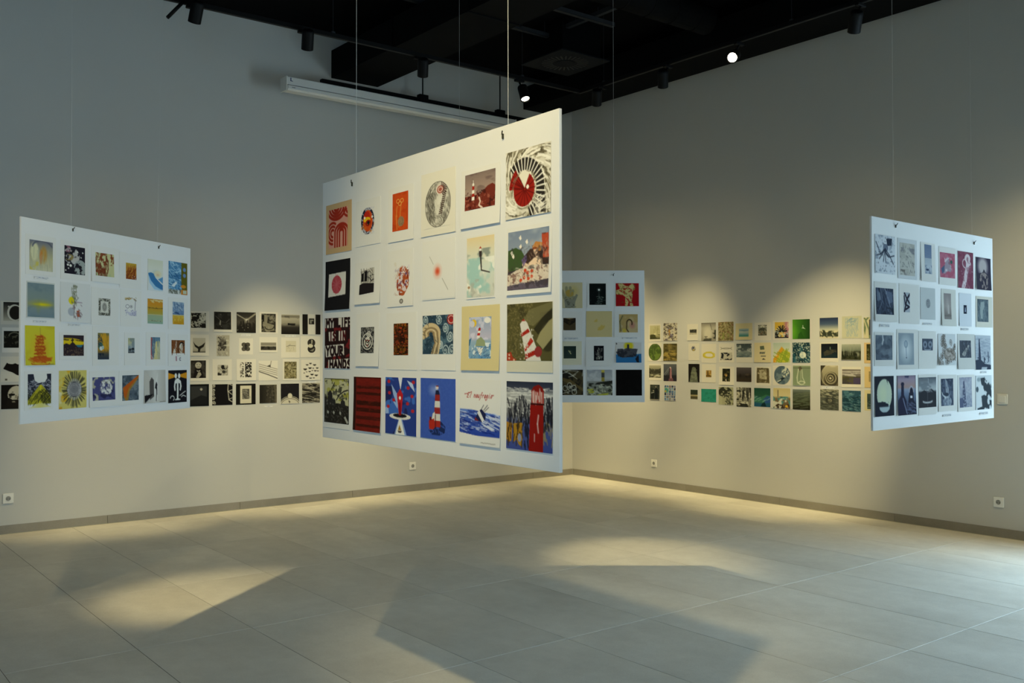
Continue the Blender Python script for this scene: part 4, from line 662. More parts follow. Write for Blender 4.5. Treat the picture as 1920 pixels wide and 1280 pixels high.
pr((112, 310, 160, 512), None, 'fine brown line print of a coiled armoured creature in scrolls', lambda c: (c.bg('cdd0d2'), [c.spiral(c.r.uniform(0, 1), c.r.uniform(0, 1), .09, 2, .006, '5f564e', c.r.uniform(0, 6), .9) for _ in range(22)], c.ell(.65, .66, .32, .2, 'a89c92', .8), c.hatch(60, '5f564e', .35, .5, .95, .85, .1, 40, 50, .008, .8), c.poly([(.55, .95), (.95, .85), (.98, 1), (.55, 1)], 'cdd0d2'), c.ring(.65, .66, .32, .2, .03, '554c44')))
pr((358, 487, 232, 430), (335, 530, 160, 560), 'small charcoal print of a pale cone of light', lambda c: (c.bg('424854'), c.poly([(.75, .25), (.85, .3), (.45, .9), (.1, .9), (.2, .75)], '9a9a98', .9), c.ns('5c6470', 5, 6, .5, .1, 2, .7), c.hatch(40, '2c323c', 0, 0, 1, 1, .2, 60, 40, .014, .7)), pc='cac9c4')
pr((538, 712, 175, 565), None, 'ink wash print of a tall dark tower over a flooded shore', lambda c: (c.vg((0, 'b4bac2'), (.5, 'a6aeb8'), (1, 'b2b8be')), c.hatch(60, '8a94a2', 0, .05, 1, .75, .3, 4, 6, .008, .7), c.poly([(.22, .12), (.28, .1), (.36, .7), (.2, .72)], '2c364a'), c.poly([(0, .72), (.3, .68), (.6, .82), (1, .86), (1, 1), (0, 1)], '2c3648'), c.poly([(.4, .92), (.75, .92), (.7, 1), (.35, 1)], 'a8b0b8'), c.ln([(.82, .5), (.84, .75)], .03, '4a5466'), c.ln([(.6, .48), (.62, .55)], .012, '4a5466'), c.ns('2c3648', 9, 10, .6, .05, 4, .9, y0=.6, y1=.8)))
crop(1625, 600, 6.096, 'rightp')
pr((88, 307, 640, 1097), None, 'black print of a tall pale green moon crossed by driftwood', lambda c: (c.bg('1a1e2c'), c.ell(.5, .46, .38, .38, 'c6d0b8'), c.ell(.42, .45, .26, .3, 'd2dab4', .7, .6), c.ell(.5, .78, .26, .12, 'aebec0'), c.poly([(.1, .66), (.4, .63), (.7, .7), (.68, .76), (.3, .76), (.08, .72)], '1c202c'), c.ns('1c202c', 10, 12, .5, .05, 3, .9, y0=.64, y1=.76, x0=.15, x1=.7), c.poly([(.6, .1), (.66, .12), (.68, .22)], '1c202c')))
pr((345, 557, 633, 1082), None, 'dusk print of two dark towers, one with a lit window', lambda c: (c.vg((0, '7c6c80'), (.1, '9a8a9c'), (.3, 'a88a84'), (.36, '8c98b0'), (.5, '66748e'), (1, '2a2c40')), c.ns('3a3a5c', 3, 4, .5, .1, 2, .9, y1=.3, x0=.4), c.poly([(.2, .5), (.22, .25), (.36, .25), (.36, .5), (.48, .65), (.45, 1), (0, 1), (.05, .62)], '20203a'), c.ell(.29, .22, .09, .05, '20203a'), c.poly([(.58, .62), (.64, .4), (.75, .28), (.86, .4), (.86, .62), (1, .78), (1, 1), (.45, 1)], '1d1d30'), c.arc(.75, .42, .11, .13, 180, 360, .02, 'a8a4b0'), c.box(.68, .52, .8, .58, 'dcdce2'), c.hatch(40, '5a6480', .5, .7, 1, .98, .2, 10, 20, .01, .7), c.ln([(.3, .58), (.5, 1)], .02, '77809a'), c.box(0, 0, .03, 1, '191a2a'), c.box(.97, 0, 1, 1, '191a2a'), c.box(0, .97, 1, 1, '191a2a')))
pr((592, 792, 653, 997), (590, 795, 620, 1080), 'charcoal print of a dark hill like a closed eye under drifting cloud', lambda c: (c.vg((0, '50565f'), (.3, 'a0a6aa'), (.42, 'b0b4b6'), (.5, '2a2d34'), (1, '2a2d34')), c.ns('6c747c', 3, 8, .5, .1, 2, .8, y1=.42), c.poly([(0, .7), (.1, .5), (.3, .42), (.5, .48), (.7, .38), (.9, .48), (1, .65), (1, 1), (0, 1)], '25272e'), c.ns('77797c', 8, 8, .58, .06, 4, .9, y0=.38, y1=.5, x0=.3, x1=.8), c.arc(.5, .78, .26, .05, 10, 170, .02, 'b0b2b4'), c.ln([(.5, .5), (.5, .95)], .008, '8a8c90', .6), c.ln([(.54, .06), (.54, .18)], .014, 'a0a4a8')))
crop(1740, 600, 6.096, 'rightp')
pr((145, 285, 668, 977), (115, 325, 625, 1038), 'dark blue print of hands cupping a ghostly column', lambda c: (c.bg('333d50'), c.ell(.5, .85, .35, .2, '8a94a0'), c.poly([(.35, .0), (.5, .1), (.65, .4), (.6, .6), (.4, .6), (.35, .3)], '9aa2ac', .8), c.poly([(.05, .45), (.2, .6), (.5, .68), (.72, .55), (.8, .4), (.7, .7), (.4, .76), (.1, .6)], 'c2c8cc', .9), c.ns('5a6478', 9, 12, .52, .06, 3, .7), c.ell(.45, .57, .15, .05, '2a3242')))
pr((357, 497, 653, 995), (338, 530, 625, 1038), 'mauve-grey print of a thin tower on a stippled slope', lambda c: (c.vg((0, '8c8ca0'), (.2, 'a4a6b2'), (1, '7e8698')), c.ns('b0b2bc', 12, 16, .55, .06, 2, .8), c.poly([(.3, .15), (.38, .1), (.45, .4), (.55, .95), (.25, .95), (.25, .5)], '4a5068'), c.ns('9aa0b0', 14, 18, .56, .05, 4, .8), c.poly([(0, .7), (.25, .66), (.3, 1), (0, 1)], '4c5470', .9)))
pr((543, 722, 635, 1018), None, 'bold black brush print like a gnarled tree trunk', lambda c: (c.bg('ccd2d4'), c.ns('2c3a40', 3, 3, .5, .04, 3, .95, y1=.45, x0=.2), c.poly([(.3, .08), (.6, .05), (.9, .2), (1, .5), (1, 1), (.1, 1), (.1, .95), (.4, .9), (.35, .6), (.6, .55), (.5, .4), (.35, .25)], '2a343c'), c.ns('cdd3d5', 5, 6, .56, .04, 5, .95), c.ell(.1, .4, .08, .08, '44525a'), c.ell(.2, .12, .15, .08, '77868c', .7, .5)), pc='ccd2d4')
crop(1625, 600, 6.096, 'rightp')
caption((143, 258, 46, 80), 'dark leaves print with pale veins')
caption((638, 748, 30, 56), 'blank sheet with one grey oval')
crop(1740, 600, 6.096, 'rightp')
caption((373, 462, 90, 118), 'tiny white sail print')
caption((597, 667, 582, 606), 'flooded shore tower print')
caption((165, 263, 1073, 1100), 'cupped hands print')
caption((588, 682, 1050, 1076), 'bold black brush print')

# ---------- panel turned towards the corner
crop(1040, 495, 4.739, 'backp')
pr((62, 245, 165, 390), None, 'cream print of an open grey hand with a yellow glow', lambda c: (c.bg('cbbd94'), c.ell(.6, .35, .3, .3, 'c8b056', .6, 1), c.poly([(.18, .98), (.12, .6), (.3, .5), (.55, .55), (.7, .5), (.62, .98)], '8a8876'), [c.ln([(x0, .6), (x1, y1)], .065, '9a9474') for x0, x1, y1 in ((.15, .04, .32), (.25, .24, .2), (.38, .42, .2), (.5, .54, .32))], c.ln([(.62, .7), (.72, .5)], .055, '8a8876'), c.ns('5c5a4a', 14, 16, .6, .05, 3, .8, y0=.55, x0=.12, x1=.68), c.nse('b09448', .38, .42, .2, .14, 6, 6, .4, .1, 5)), pc='cbbd94')
pr((308, 455, 172, 362), (290, 470, 165, 390), 'black print of a white light shining on dark water', lambda c: (c.bg('131716'), c.ell(.58, .3, .16, .12, '8a948c', .7, 1), c.ell(.58, .3, .05, .04, 'f0f0e6'), c.ell(.58, .6, .08, .3, '5c665e', .6, 1), c.hatch(20, '7c867e', .4, .6, .8, .98, .1, 0, 8, .012, .8), c.ns('3c4640', 10, 14, .58, .05, 3, .7, y0=.75)))
pr((543, 748, 170, 374), None, 'red print of cream intertwined dancing figures', lambda c: (c.bg('a0161a'), c.poly([(.1, .05), (.25, 0), (.4, .1), (.55, .15), (.7, .02), (.82, .1), (.82, .3), (.7, .38), (.72, .55), (.68, .75), (.75, .98), (.62, .98), (.58, .7), (.5, .98), (.4, .98), (.42, .6), (.3, .5), (.02, .48), (.02, .32), (.2, .25)], 'c9b274'), c.hatch(60, '6a4a1e', .02, .02, .82, .95, .08, 40, 70, .012, .7), c.hatch(20, 'a0161a', .05, .1, .8, .9, .12, 30, 60, .02, .9)))
pr((77, 187, 478, 588), (60, 245, 420, 648), 'small square print of dark nested chevrons', lambda c: (c.bg('8c7a56'), [c.ln([(0, .3+.09*i), (.5, .62+.09*i), (1, .3+.09*i)], .028, '33281c') for i in range(7)], c.poly([(0, 0), (.2, .05), (.5, .12), (.8, .05), (1, 0), (1, .3), (.5, .62), (0, .3)], '2b241c'), c.ns('4a3c26', 5, 5, .55, .1, 2, .6)))
pr((285, 505, 424, 641), (280, 510, 418, 647), 'plain cream sheet with a faint yellow relief', lambda c: (c.bg('cbb884'), c.nse('c8a648', .5, .52, .24, .24, 6, 6, .42, .15, 2, .7)), pc='cbb884')
pr((572, 738, 445, 607), (530, 765, 420, 648), 'ochre and pink print of an abstract face with a long nose', lambda c: (c.bg('b0945c'), c.ns('c0a87c', 3, 3, .5, .15, 2, .8), c.ell(.7, .6, .2, .25, 'b8706a', .7, .7), c.arc(.55, .5, .14, .2, 180, 380, .03, '4a3a26'), c.ln([(.42, .45), (.4, .8), (.5, .95)], .03, '5c4a30'), c.ln([(.1, .9), (.05, .4), (.2, .1)], .03, '5c5a40', .8), c.box(.2, .78, .38, 1, 'c8b03c', .7)))
pr((80, 190, 728, 838), (60, 240, 685, 895), 'small dark green square print with a glinting fish', lambda c: (c.vg((0, '26322e'), (1, '33403a')), c.ell(.5, .5, .3, .25, '44504a', .6, 1), c.ln([(.42, .38), (.5, .5), (.58, .62)], .03, 'c8bc84'), c.ln([(.55, .4), (.52, .55)], .02, 'a8a884')), pc='d8d2b8')
pr((348, 436, 725, 857), (278, 510, 672, 907), 'small black print of a pale speckled standing figure', lambda c: (c.bg('17161a'), c.poly([(.4, .25), (.5, .15), (.62, .25), (.75, .6), (.8, .9), (.2, .9), (.3, .55)], '8c8a80', .7), c.ns('b8b4a4', 10, 14, .58, .05, 3, .8, y0=.15, y1=.92, x0=.15, x1=.85), c.ns('17161a', 6, 8, .52, .06, 5, .8)))
pr((545, 770, 697, 875), None, 'print of a grey rock with a black tower against a yellow sun and blue sea', lambda c: (c.bg('cfcac4'), c.ell(.5, .18, .22, .28, 'd2c01e', .95, .4), c.poly([(0, .58), (.3, .62), (1, .55), (1, 1), (0, 1)], '2f6ea0'), c.poly([(0, .45), (.2, .4), (.4, .28), (.85, .32), (.8, .55), (.7, .7), (.25, .75), (.05, .58)], '4a4a50'), c.ns('2a2a30', 8, 8, .52, .06, 3, .8, y0=.3, y1=.72, x0=.05, x1=.8), c.box(.43, .1, .52, .32, '33333a'), c.poly([(.75, .8), (.88, .58), (.9, 1), (.8, .95)], '24242a'), c.poly([(0, .0), (.06, .06), (.02, .12)], K)))
pr((62, 253, 938, 1163), None, 'dark print of netting with knotted pale cords', lambda c: (c.bg('2a2620'), c.ns('54482e', 4, 4, .5, .1, 2, .8), c.poly([(0, .3), (.4, .4), (1, .75), (1, .85), (.5, .6), (0, .42)], '6c5a34', .8), [c.ln([(c.r.uniform(0, 1), c.r.uniform(0, .4)), (c.r.uniform(0, 1), c.r.uniform(0, .4))], .014, 'c9c4b0', .8) for _ in range(9)], [c.ln([(c.r.uniform(0, .7), c.r.uniform(.55, 1)), (c.r.uniform(0, .7), c.r.uniform(.55, 1))], .014, 'c9c4b0', .8) for _ in range(11)], [c.ring(c.r.uniform(.1, .6), c.r.uniform(.6, .95), .1, .1, .14, 'c9c4b0', .8) for _ in range(4)]))
pr((287, 513, 938, 1165), None, 'photographic print of a yellow tower above a stony shore', lambda c: (c.vg((0, '9a9ca0'), (.35, 'b4b4b2'), (.5, '8c8c84'), (1, '6a6a54')), c.ns('c6c6c4', 4, 5, .5, .12, 2, .7, y1=.45), c.poly([(.4, .5), (.7, .46), (1, .42), (1, .55), (.3, .58)], '2c2c24'), c.box(.57, .12, .68, .46, '4a4844'), c.box(.57, .3, .68, .46, '9c8a3c'), c.box(.57, .02, .68, .12, 'c8b44c'), c.ns('b8b8a0', 10, 12, .52, .04, 5, .9, y0=.55), c.ns('2a2a22', 9, 10, .56, .04, 7, .9, y0=.52), [c.poly([(x, y), (x+.25, y-.03), (x+.2, y+.05), (x+.03, y+.06)], 'b4b03a') for x, y in ((.06, .85), (.4, .96), (.6, .93), (.02, .76))]))
pr((545, 775, 938, 1167), None, 'solid black square print', lambda c: (c.bg('100e0d'), c.ns('161312', 6, 6, .5, .2, 2, .8)))
caption((84, 211, 651, 671), 'dark nested chevrons print')
caption((596, 736, 649, 665), 'ochre and pink face print')
# ---------- wall of black and white prints
D = '26241f'
crop(0, 550, 5.333, 'left_wall')
pr((33, 215, 87, 275), (8, 230, 75, 310), 'black and white print of a bright crescent ring around a dark disc', lambda c: (c.vg((0, '2a2826'), (.5, '6a665c'), (1, 'bab6a6')), c.ell(.62, .55, .4, .42, 'd4d0c2'), c.ell(.66, .56, .33, .36, '2a2622'), c.ell(.3, .25, .05, .05, 'c0bcae')), pc='cfccc2')
pr((37, 215, 375, 543), (20, 230, 340, 590), 'near-black print of dim tangled plants', lambda c: (c.bg('1f1e1a'), c.ns('5a5848', 6, 6, .58, .06, 2, .8), c.arc(.6, .3, .3, .2, 180, 330, .03, '6a6858')))
pr((33, 215, 690, 870), (5, 230, 630, 885), 'print of a black bull-like silhouette with a small seal', lambda c: (c.poly([(0, .35), (.2, .02), (.3, .08), (.5, .1), (.65, .05), (.8, .12), (1, 0), (1, .72), (.75, .7), (.5, .55), (.3, .48)], '1d1a18'), c.box(.1, .88, .22, .99, '6a6458')), pc='cfccc2')
pr((10, 215, 912, 1155), None, 'high-contrast print of a bearded face half in shadow', lambda c: (c.bg('1a1816'), c.ell(.75, .42, .42, .36, 'bab4a2'), c.poly([(.3, .5), (.5, .62), (.9, .62), (1, .6), (1, 1), (.3, 1)], '1e1b18'), c.ell(.52, .41, .16, .05, '1e1b18'), c.ell(.95, .41, .12, .05, '1e1b18'), c.poly([(.68, .42), (.76, .42), (.8, .56), (.66, .57)], '8c8676'), c.ell(.62, .7, .1, .025, '8c8676'), c.ns('1e1b18', 7, 8, .6, .05, 3, .8, y0=.3)))
crop(350, 570, 6.4, 'left_wall')
pr((53, 230, 105, 285), (45, 270, 85, 328), 'busy black and white print with a large moon over tangled forms', lambda c: (c.bg('24211e'), c.ns('bdb9a8', 9, 10, .55, .04, 2, .9), c.ell(.8, .27, .25, .27, 'c2beac'), c.hatch(10, '55524a', .6, .1, 1, .4, .12, 80, 20, .02), c.ns('1e1b19', 6, 6, .56, .05, 5, .9, y0=.4), [c.arc(.65, .7, r, r*.6, 190, 350, .02, 'c2beac') for r in (.12, .2, .28)]), pc='cfccc2')
pr((327, 532, 92, 305), (322, 545, 85, 335), 'dark print of faint thin shapes in a black field', lambda c: (c.bg('252422'), c.ns('3a3936', 6, 6, .5, .1, 2, .7), c.ln([(.35, .7), (.38, .5)], .03, '8c897e'), c.ln([(.1, .25), (.4, .5)], .012, '5c5a54'), c.ln([(.9, .4), (.7, .6)], .012, '5c5a54'), c.dots(6, 'a8a598', .3, .1, .7, .9, .012)), pc='cfccc2')
pr((597, 830, 97, 345), None, 'black print of a star of light with two beams above a skyline', lambda c: (c.vg((0, '2c2a26'), (.5, '4a463e'), (.75, '2a2824'), (1, '1d1b19')), c.poly([(.02, .15), (.05, .1), (.52, .36), (.5, .4)], 'a8a28e', .8), c.poly([(.98, .02), (1, .1), (.56, .4), (.5, .36)], 'a8a28e', .8), c.ell(.52, .4, .16, .16, 'c8c2ae', .8, 1), c.ell(.52, .38, .06, .06, 'ece8da', .9, .8), c.hatch(26, '23211e', 0, .55, 1, 1, .3, 88, 6, .03, .8), c.dots(7, 'a8a494', .05, .6, .6, .95, .014)))
pr((72, 225, 405, 580), (45, 265, 365, 620), 'pale print of a black whale tail rising from the sea', lambda c: (c.vg((0, 'b6b2a2'), (.8, 'a29e90'), (1, '7c786c')), c.poly([(.04, .25), (.2, .45), (.45, .6), (.7, .5), (.97, .3), (.85, .6), (.6, .75), (.55, .95), (.4, .95), (.42, .75), (.18, .6)], '25231f'), c.box(0, .93, 1, 1, '3a3833')), pc='cfccc2')
pr((360, 512, 373, 620), None, 'grey smudged print of a long haggard head', lambda c: (c.bg('a39f90'), c.ell(.45, .42, .32, .34, '4a463f', .8, .5), c.ns('2c2925', 7, 10, .5, .08, 2, .8, y0=.08, y1=.75, x0=.1, x1=.75), c.ns('c2beae', 5, 8, .58, .08, 4, .8), c.hatch(30, '77736a', 0, .6, 1, 1, .2, 60, 40, .014, .6)), pc='bab5a4')
pr((658, 760, 460, 563), (628, 795, 410, 603), 'small print of four dark rounded lobes like a clover', lambda c: ([c.ell(x, y, .28, .25, '4c4840') for x, y in ((.28, .26), (.72, .26), (.28, .74), (.72, .74))], c.ell(.5, .5, .2, .5, '1c1a18', .9, .5), c.hatch(24, '8a867a', .05, .1, .95, .9, .2, 70, 40, .012, .5)), pc='cfccc2')
pr((47, 230, 675, 887), (45, 265, 660, 920), 'dark print of a pale masked head with bow tie and raised hand', lambda c: (c.bg('2c2a27'), c.ns('44423e', 5, 6, .5, .1, 2, .7), c.ell(.5, .28, .2, .18, 'b0ac9c'), c.box(.38, .23, .46, .26, D), c.box(.56, .23, .64, .26, D), c.ln([(.42, .37), (.6, .37)], .012, D), c.poly([(.3, .45), (.7, .45), (.85, 1), (.15, 1)], '1c1a19'), c.poly([(.4, .55), (.5, .6), (.62, .55), (.6, .62), (.42, .62)], 'c8c4b4'), c.poly([(.5, .65), (.65, .68), (.7, .8), (.5, 1), (.35, .95)], '9a9688')), pc='cfccc2')
pr((370, 495, 730, 855), (310, 540, 660, 915), 'small print of black blots on a grey square', lambda c: (c.bg('b4b0a2'), c.ns('8c887c', 6, 6, .5, .1, 2, .7), c.ell(.5, .2, .16, .2, '1f1d1a'), c.ell(.6, .65, .2, .18, '2a2824', .9, .4), c.ell(.1, .85, .14, .14, '2a2824'), c.ns('2a2824', 6, 6, .62, .05, 5, .9)), pc='cfccc2')
pr((640, 778, 697, 877), (600, 830, 660, 918), 'print of two upright strips of dark speckles', lambda c: (c.ns('55524a', 10, 14, .5, .05, 2, .9, x1=.32), c.ns('1f1d1a', 12, 14, .42, .05, 4, .95, x0=.45), c.ln([(.45, 0), (.45, 1)], .012, D)), pc='cfccc2')
pr((32, 267, 960, 1225), None, 'black print of a small pale moon above a dim mountain', lambda c: (c.bg('151719'), c.box(.07, .1, .88, .75, '2f3133'), c.poly([(.08, .72), (.35, .6), (.6, .5), (.88, .58), (.88, .9), (.08, .9)], '1b1d1f'), c.ell(.6, .24, .06, .055, 'a8a79c')))
pr((305, 550, 960, 1212), None, 'black print with curling white vines along both edges', lambda c: (c.bg('161517'), [c.spiral(.08, .07+.2*i, .09, 1.5, .012, 'c8c4b6', i) for i in range(5)], c.ln([(.78, 0), (.76, .3), (.8, .6), (.82, .75), (.98, .85)], .016, 'c8c4b6'), c.ln([(.77, .35), (.98, .28)], .014, 'c8c4b6'), c.ln([(.77, .35), (.96, .5)], .014, 'c8c4b6'), c.ln([(.81, .72), (.97, .66)], .014, 'c8c4b6'), c.ln([(.78, .0), (.98, .08)], .014, 'c8c4b6')))
pr((590, 827, 955, 1205), None, 'black sheet with a cream window holding a small grey image', lambda c: (c.bg('1a1917'), c.box(.23, .1, .77, .93, 'c8c2ae'), c.box(.32, .25, .68, .73, '4c4a44'), c.hatch(24, '8c897c', .33, .26, .67, .72, .14, 30, 50, .014, .7)))
crop(470, 570, 6.4, 'left_wall')
pr((128, 300, 115, 337), (105, 325, 95, 350), 'dark grey print of folded overlapping limbs', lambda c: (c.bg('33312b'), c.poly([(.2, .05), (.45, .1), (.4, .5), (.85, .6), (.9, .9), (.3, .95), (.1, .6)], '7c7868'), c.poly([(.5, .1), (.8, .15), (.85, .5), (.55, .5)], '5c594e'), c.poly([(.0, .1), (.2, .05), (.2, .45), (0, .4)], '1c1a18'), c.poly([(.45, .3), (.8, .3), (.6, .42)], '24221e'), c.arc(.55, .7, .3, .15, 0, 180, .025, '2a2824'), c.ns('8f8b7c', 6, 8, .58, .06, 3, .6)), pc='cfccc2')
pr((366, 587, 125, 362), None, 'dark seascape print with a black slab and low clouds', lambda c: (c.vg((0, 'b0ab98'), (.12, '6c685c'), (.2, 'a8a391'), (.45, '8c8878'), (.65, '2e2c28'), (1, '1c1a19')), c.ns('55524a', 3, 8, .52, .08, 2, .8, y0=.08, y1=.2), c.ell(.2, .5, .15, .07, '77746a', .8, .5), c.poly([(.35, .44), (.76, .45), (.74, .55), (.35, .54)], '1f1d1b')))
pr((620, 837, 123, 363), None, 'white print flanked by two tall black bars with a tiny square image', lambda c: (c.bg('cfccc2'), c.box(0, 0, .3, 1, '1e1c1a'), c.box(.71, 0, 1, 1, '1e1c1a'), c.box(.36, .21, .65, .5, '1f1d1a'), c.box(.42, .28, .6, .46, '8c897c'), c.box(.5, .34, .6, .46, '2a2824')))
pr((120, 305, 460, 552), (105, 320, 395, 577), 'wide low print of a dark misty horizon', lambda c: (c.vg((0, '8c8878'), (.3, '77746a'), (.45, 'a8a494'), (.6, '33312c'), (1, '4a4840')), c.ns('1f1d1a', 6, 4, .5, .1, 2, .8, y0=.5)), pc='cfccc2')
pr((420, 545, 440, 575), (365, 585, 400, 645), 'faint pencil print of a table and small figures', lambda c: (c.bg('c2bda8'), c.ln([(.1, .5), (.4, .42), (.9, .44)], .03, '77746a', .8), c.ln([(.15, .5), (.45, .3)], .02, '8c887c', .8), c.hatch(12, '8c887c', .1, .55, .9, .9, .1, 85, 20, .012, .8)), pc='cfccc2')
pr((680, 775, 418, 583), (600, 830, 385, 637), 'print of two stacked circles forming a figure eight', lambda c: (c.ell(.5, .28, .48, .28, '33312d'), c.ell(.52, .72, .48, .28, '2a2825'), c.ell(.4, .5, .3, .14, 'c2bda8'), c.poly([(.5, .05), (.65, .1), (.6, .35), (.5, .35)], 'a8a494'), c.poly([(.3, .85), (.9, .65), (.7, .9)], '77746a')), pc='cfccc2')
pr((97, 322, 680, 915), None, 'line print of slanting wires with a small sail', lambda c: (c.bg('cfccc2'), [c.ln([(0, .16+.1*i), (1, .44+.1*i)], .006 if i else .01, '55524a', .8) for i in range(4)], c.ln([(0, .53), (.5, .7), (1, .9)], .018, '33312d'), c.poly([(.42, .28), (.6, .2), (.64, .33)], '4a4840'), c.ln([(.6, .3), (.66, .0)], .01, '4a4840')), pc='cfccc2')
pr((403, 550, 690, 892), (385, 580, 660, 915), 'small olive-brown print of mottled texture', lambda c: (c.bg('7c7454'), c.ns('4a4630', 9, 12, .5, .06, 2, .8), c.ns('aaa482', 10, 12, .58, .05, 4, .8), c.ell(.5, .35, .2, .2, 'a09a7a', .5, .8)), pc='cfccc2')
pr((630, 822, 700, 893), (605, 830, 665, 912), 'print of many small dark bowls arranged in a circle', lambda c: [c.poly([(x-r, y), (x+r, y), (x+r*.7, y+r*.6), (x, y+r*.9), (x-r*.7, y+r*.6)], '2f2d29') for x, y, r in ((.45, .04, .09), (.25, .12, .09), (.7, .12, .11), (.13, .38, .12), (.42, .31, .11), (.86, .32, .09), (.62, .34, .06), (.22, .55, .06), (.4, .53, .08), (.56, .47, .06), (.74, .48, .09), (.9, .5, .07), (.07, .62, .06), (.25, .8, .11), (.54, .7, .11), (.8, .75, .11), (.45, .93, .09), (.65, .91, .07))], pc='cfccc2')
pr((106, 312, 967, 1187), None, 'dark brown gradient print like a heavy curtain', lambda c: (c.hg((0, '1d1c19'), (.4, '33302a'), (1, '5c574a')), c.hatch(40, '2a2823', 0, 0, 1, 1, .5, 88, 6, .02, .5), c.ns('6a6454', 10, 14, .6, .06, 2, .5, x0=.4)), pc='c0bba8')
pr((360, 580, 953, 1193), None, 'black print of a white dome with ribbed arc', lambda c: (c.bg('1f1e22'), c.ell(.5, 1.12, .62, .5, 'c2bdac'), c.arc(.5, 1.12, .58, .46, 180, 360, .02, '4a4840'), c.arc(.5, 1.12, .5, .38, 180, 360, .014, '6a675c'), c.ell(.5, .6, .12, .12, 'c8c3b2'), c.ln([(.47, .95), (.44, .85), (.5, .9)], .014, '2a2824'), c.ns('3a3940', 6, 6, .6, .08, 3, .6, y1=.4)))
pr((616, 830, 947, 1183), None, 'black and white print of choppy sea waves', lambda c: (c.vg((0, '8c8878'), (.3, '55524a'), (1, '33312d')), c.hatch(60, '1f1d1b', 0, .02, 1, 1, .35, 8, 12, .022, .85), c.hatch(50, 'bab5a2', 0, .02, 1, 1, .3, 10, 14, .012, .85)))
crop(350, 570, 6.4, 'left_wall')
caption((654, 768, 363, 379), 'star of light with two beams print')
crop(470, 570, 6.4, 'left_wall')
caption((414, 541, 374, 389), 'black slab seascape print')
caption((688, 788, 921, 941), 'many small bowls print')
caption((161, 263, 1216, 1233), 'heavy curtain print')

# ---------- wall of muted colour prints
PP = 'cdc9bc'
crop(1205, 585, 6.74, 'right_wall')
pr((93, 222, 168, 342), (80, 230, 150, 368), 'olive print of faint masts above dark foliage', lambda c: (c.vg((0, 'b4b08c'), (.7, 'a8a47c'), (1, '44442c')), c.ns('3a3c24', 5, 5, .42, .08, 2, .9, y0=.65), c.hatch(12, '8c885c', .3, .15, .9, .6, .3, 88, 12, .015, .7), c.ell(.5, .62, .12, .06, 'c8c49c')), pc=PP)
pr((265, 437, 138, 360), None, 'white print crowded with tiny dark scribbles and an ochre figure', lambda c: (c.bg('bfb8a4'), c.ns('4a443c', 9, 14, .56, .05, 2, .9), c.hatch(50, '55504c', 0, 0, 1, 1, .1, 0, 30, .02, .8), c.ln([(.42, .4), (.45, .65)], .05, 'a8803c'), c.ns('6a6478', 8, 10, .64, .05, 5, .8)), pc=PP)
pr((78, 237, 400, 612), (75, 240, 392, 620), 'oval moss green print', lambda c: (c.ell(.5, .5, .5, .5, '44562a'), c.nse('5f7434', .5, .5, .48, .48, 5, 6, .5, .1, 2), c.ln([(.35, .3), (.45, .7)], .02, '6c7c44', .8), c.ring(.5, .5, .48, .48, .04, '33421e')), pc=PP)
pr((263, 437, 397, 617), None, 'dark gold print of a layered shoreline', lambda c: (c.vg((0, '6a6038'), (.45, '55502e'), (.55, '988648'), (.75, '80703a'), (1, '6a6038')), c.ns('3f3a22', 5, 12, .52, .08, 2, .8), c.ns('a08c48', 4, 12, .58, .06, 4, .8, y0=.4), c.hatch(8, '8c7c48', .3, .1, .6, .5, .3, 88, 8, .02, .7)))
pr((83, 233, 672, 828), (78, 238, 655, 862), 'sepia print of a crowded harbour basin', lambda c: (c.vg((0, 'a8a48c'), (.25, '8c8a74'), (.5, '44443a'), (1, '77745c')), c.poly([(0, .2), (.5, .5), (1, .2), (1, .4), (.5, .68), (0, .42)], '3f3f34', .8), c.hatch(40, '2f2f28', 0, .3, 1, 1, .15, 0, 20, .02, .7), c.hatch(14, 'bab69c', .1, .75, .9, 1, .15, 0, 10, .03, .8)), pc=PP)
pr((265, 432, 655, 872), None, 'night print of a pink lighthouse with white beams', lambda c: (c.vg((0, '5a5e62'), (.6, '44484e'), (.68, '26282e'), (1, '302c34')), c.ln([(.02, .65), (.4, .25)], .012, '8c9094'), c.ln([(.15, .65), (.45, .3)], .01, '7c8084'), c.poly([(.44, .25), (.52, .17), (.6, .25), (.64, .98), (.44, .98)], '9a7076'), c.poly([(.44, .25), (.5, .22), (.48, .98), (.42, .98)], '3c2c34'), c.ell(.52, .22, .05, .04, 'd0bcb4'), c.poly([(.4, .85), (.7, .8), (.75, 1), (.38, 1)], '6c4a50')))
pr((95, 217, 915, 1110), None, 'dark photo-like print of two figures in black coats', lambda c: (c.bg('2a302c'), c.ns('44483f', 5, 6, .5, .08, 2, .7), c.poly([(.5, .3), (.65, .2), (.8, .3), (.85, .95), (.5, .95)], '1a1e20'), c.poly([(.15, .55), (.35, .4), (.45, .6), (.4, .95), (.15, .95)], '1c1f1f'), c.ell(.6, .15, .07, .05, '77746a'), c.ell(.36, .4, .06, .04, '8c8a7c'), c.ln([(.15, .55), (.4, .5)], .03, '8c9090'), c.box(0, .93, 1, 1, '77746a')))
pr((275, 420, 925, 1117), None, 'blue mosaic print of many small squares', lambda c: (c.bg('b4b0a4'), [c.box(.02+.2*i, .01+.165*j, .18+.2*i, .15+.165*j, ['33507c', '4a6c94', '6c8cac', '2a3450', '7c84a0', '55607c'][(i*7+j*5) % 6]) for i in range(5) for j in range(6)], c.box(.02, .17, .38, .48, '4a8a84'), c.box(.05, .35, .2, .45, 'b8943c'), c.hatch(40, 'c8c8c0', 0, 0, 1, 1, .08, 60, 60, .02, .6), c.box(.42, 0, .58, .16, '7a4a44', .6)))
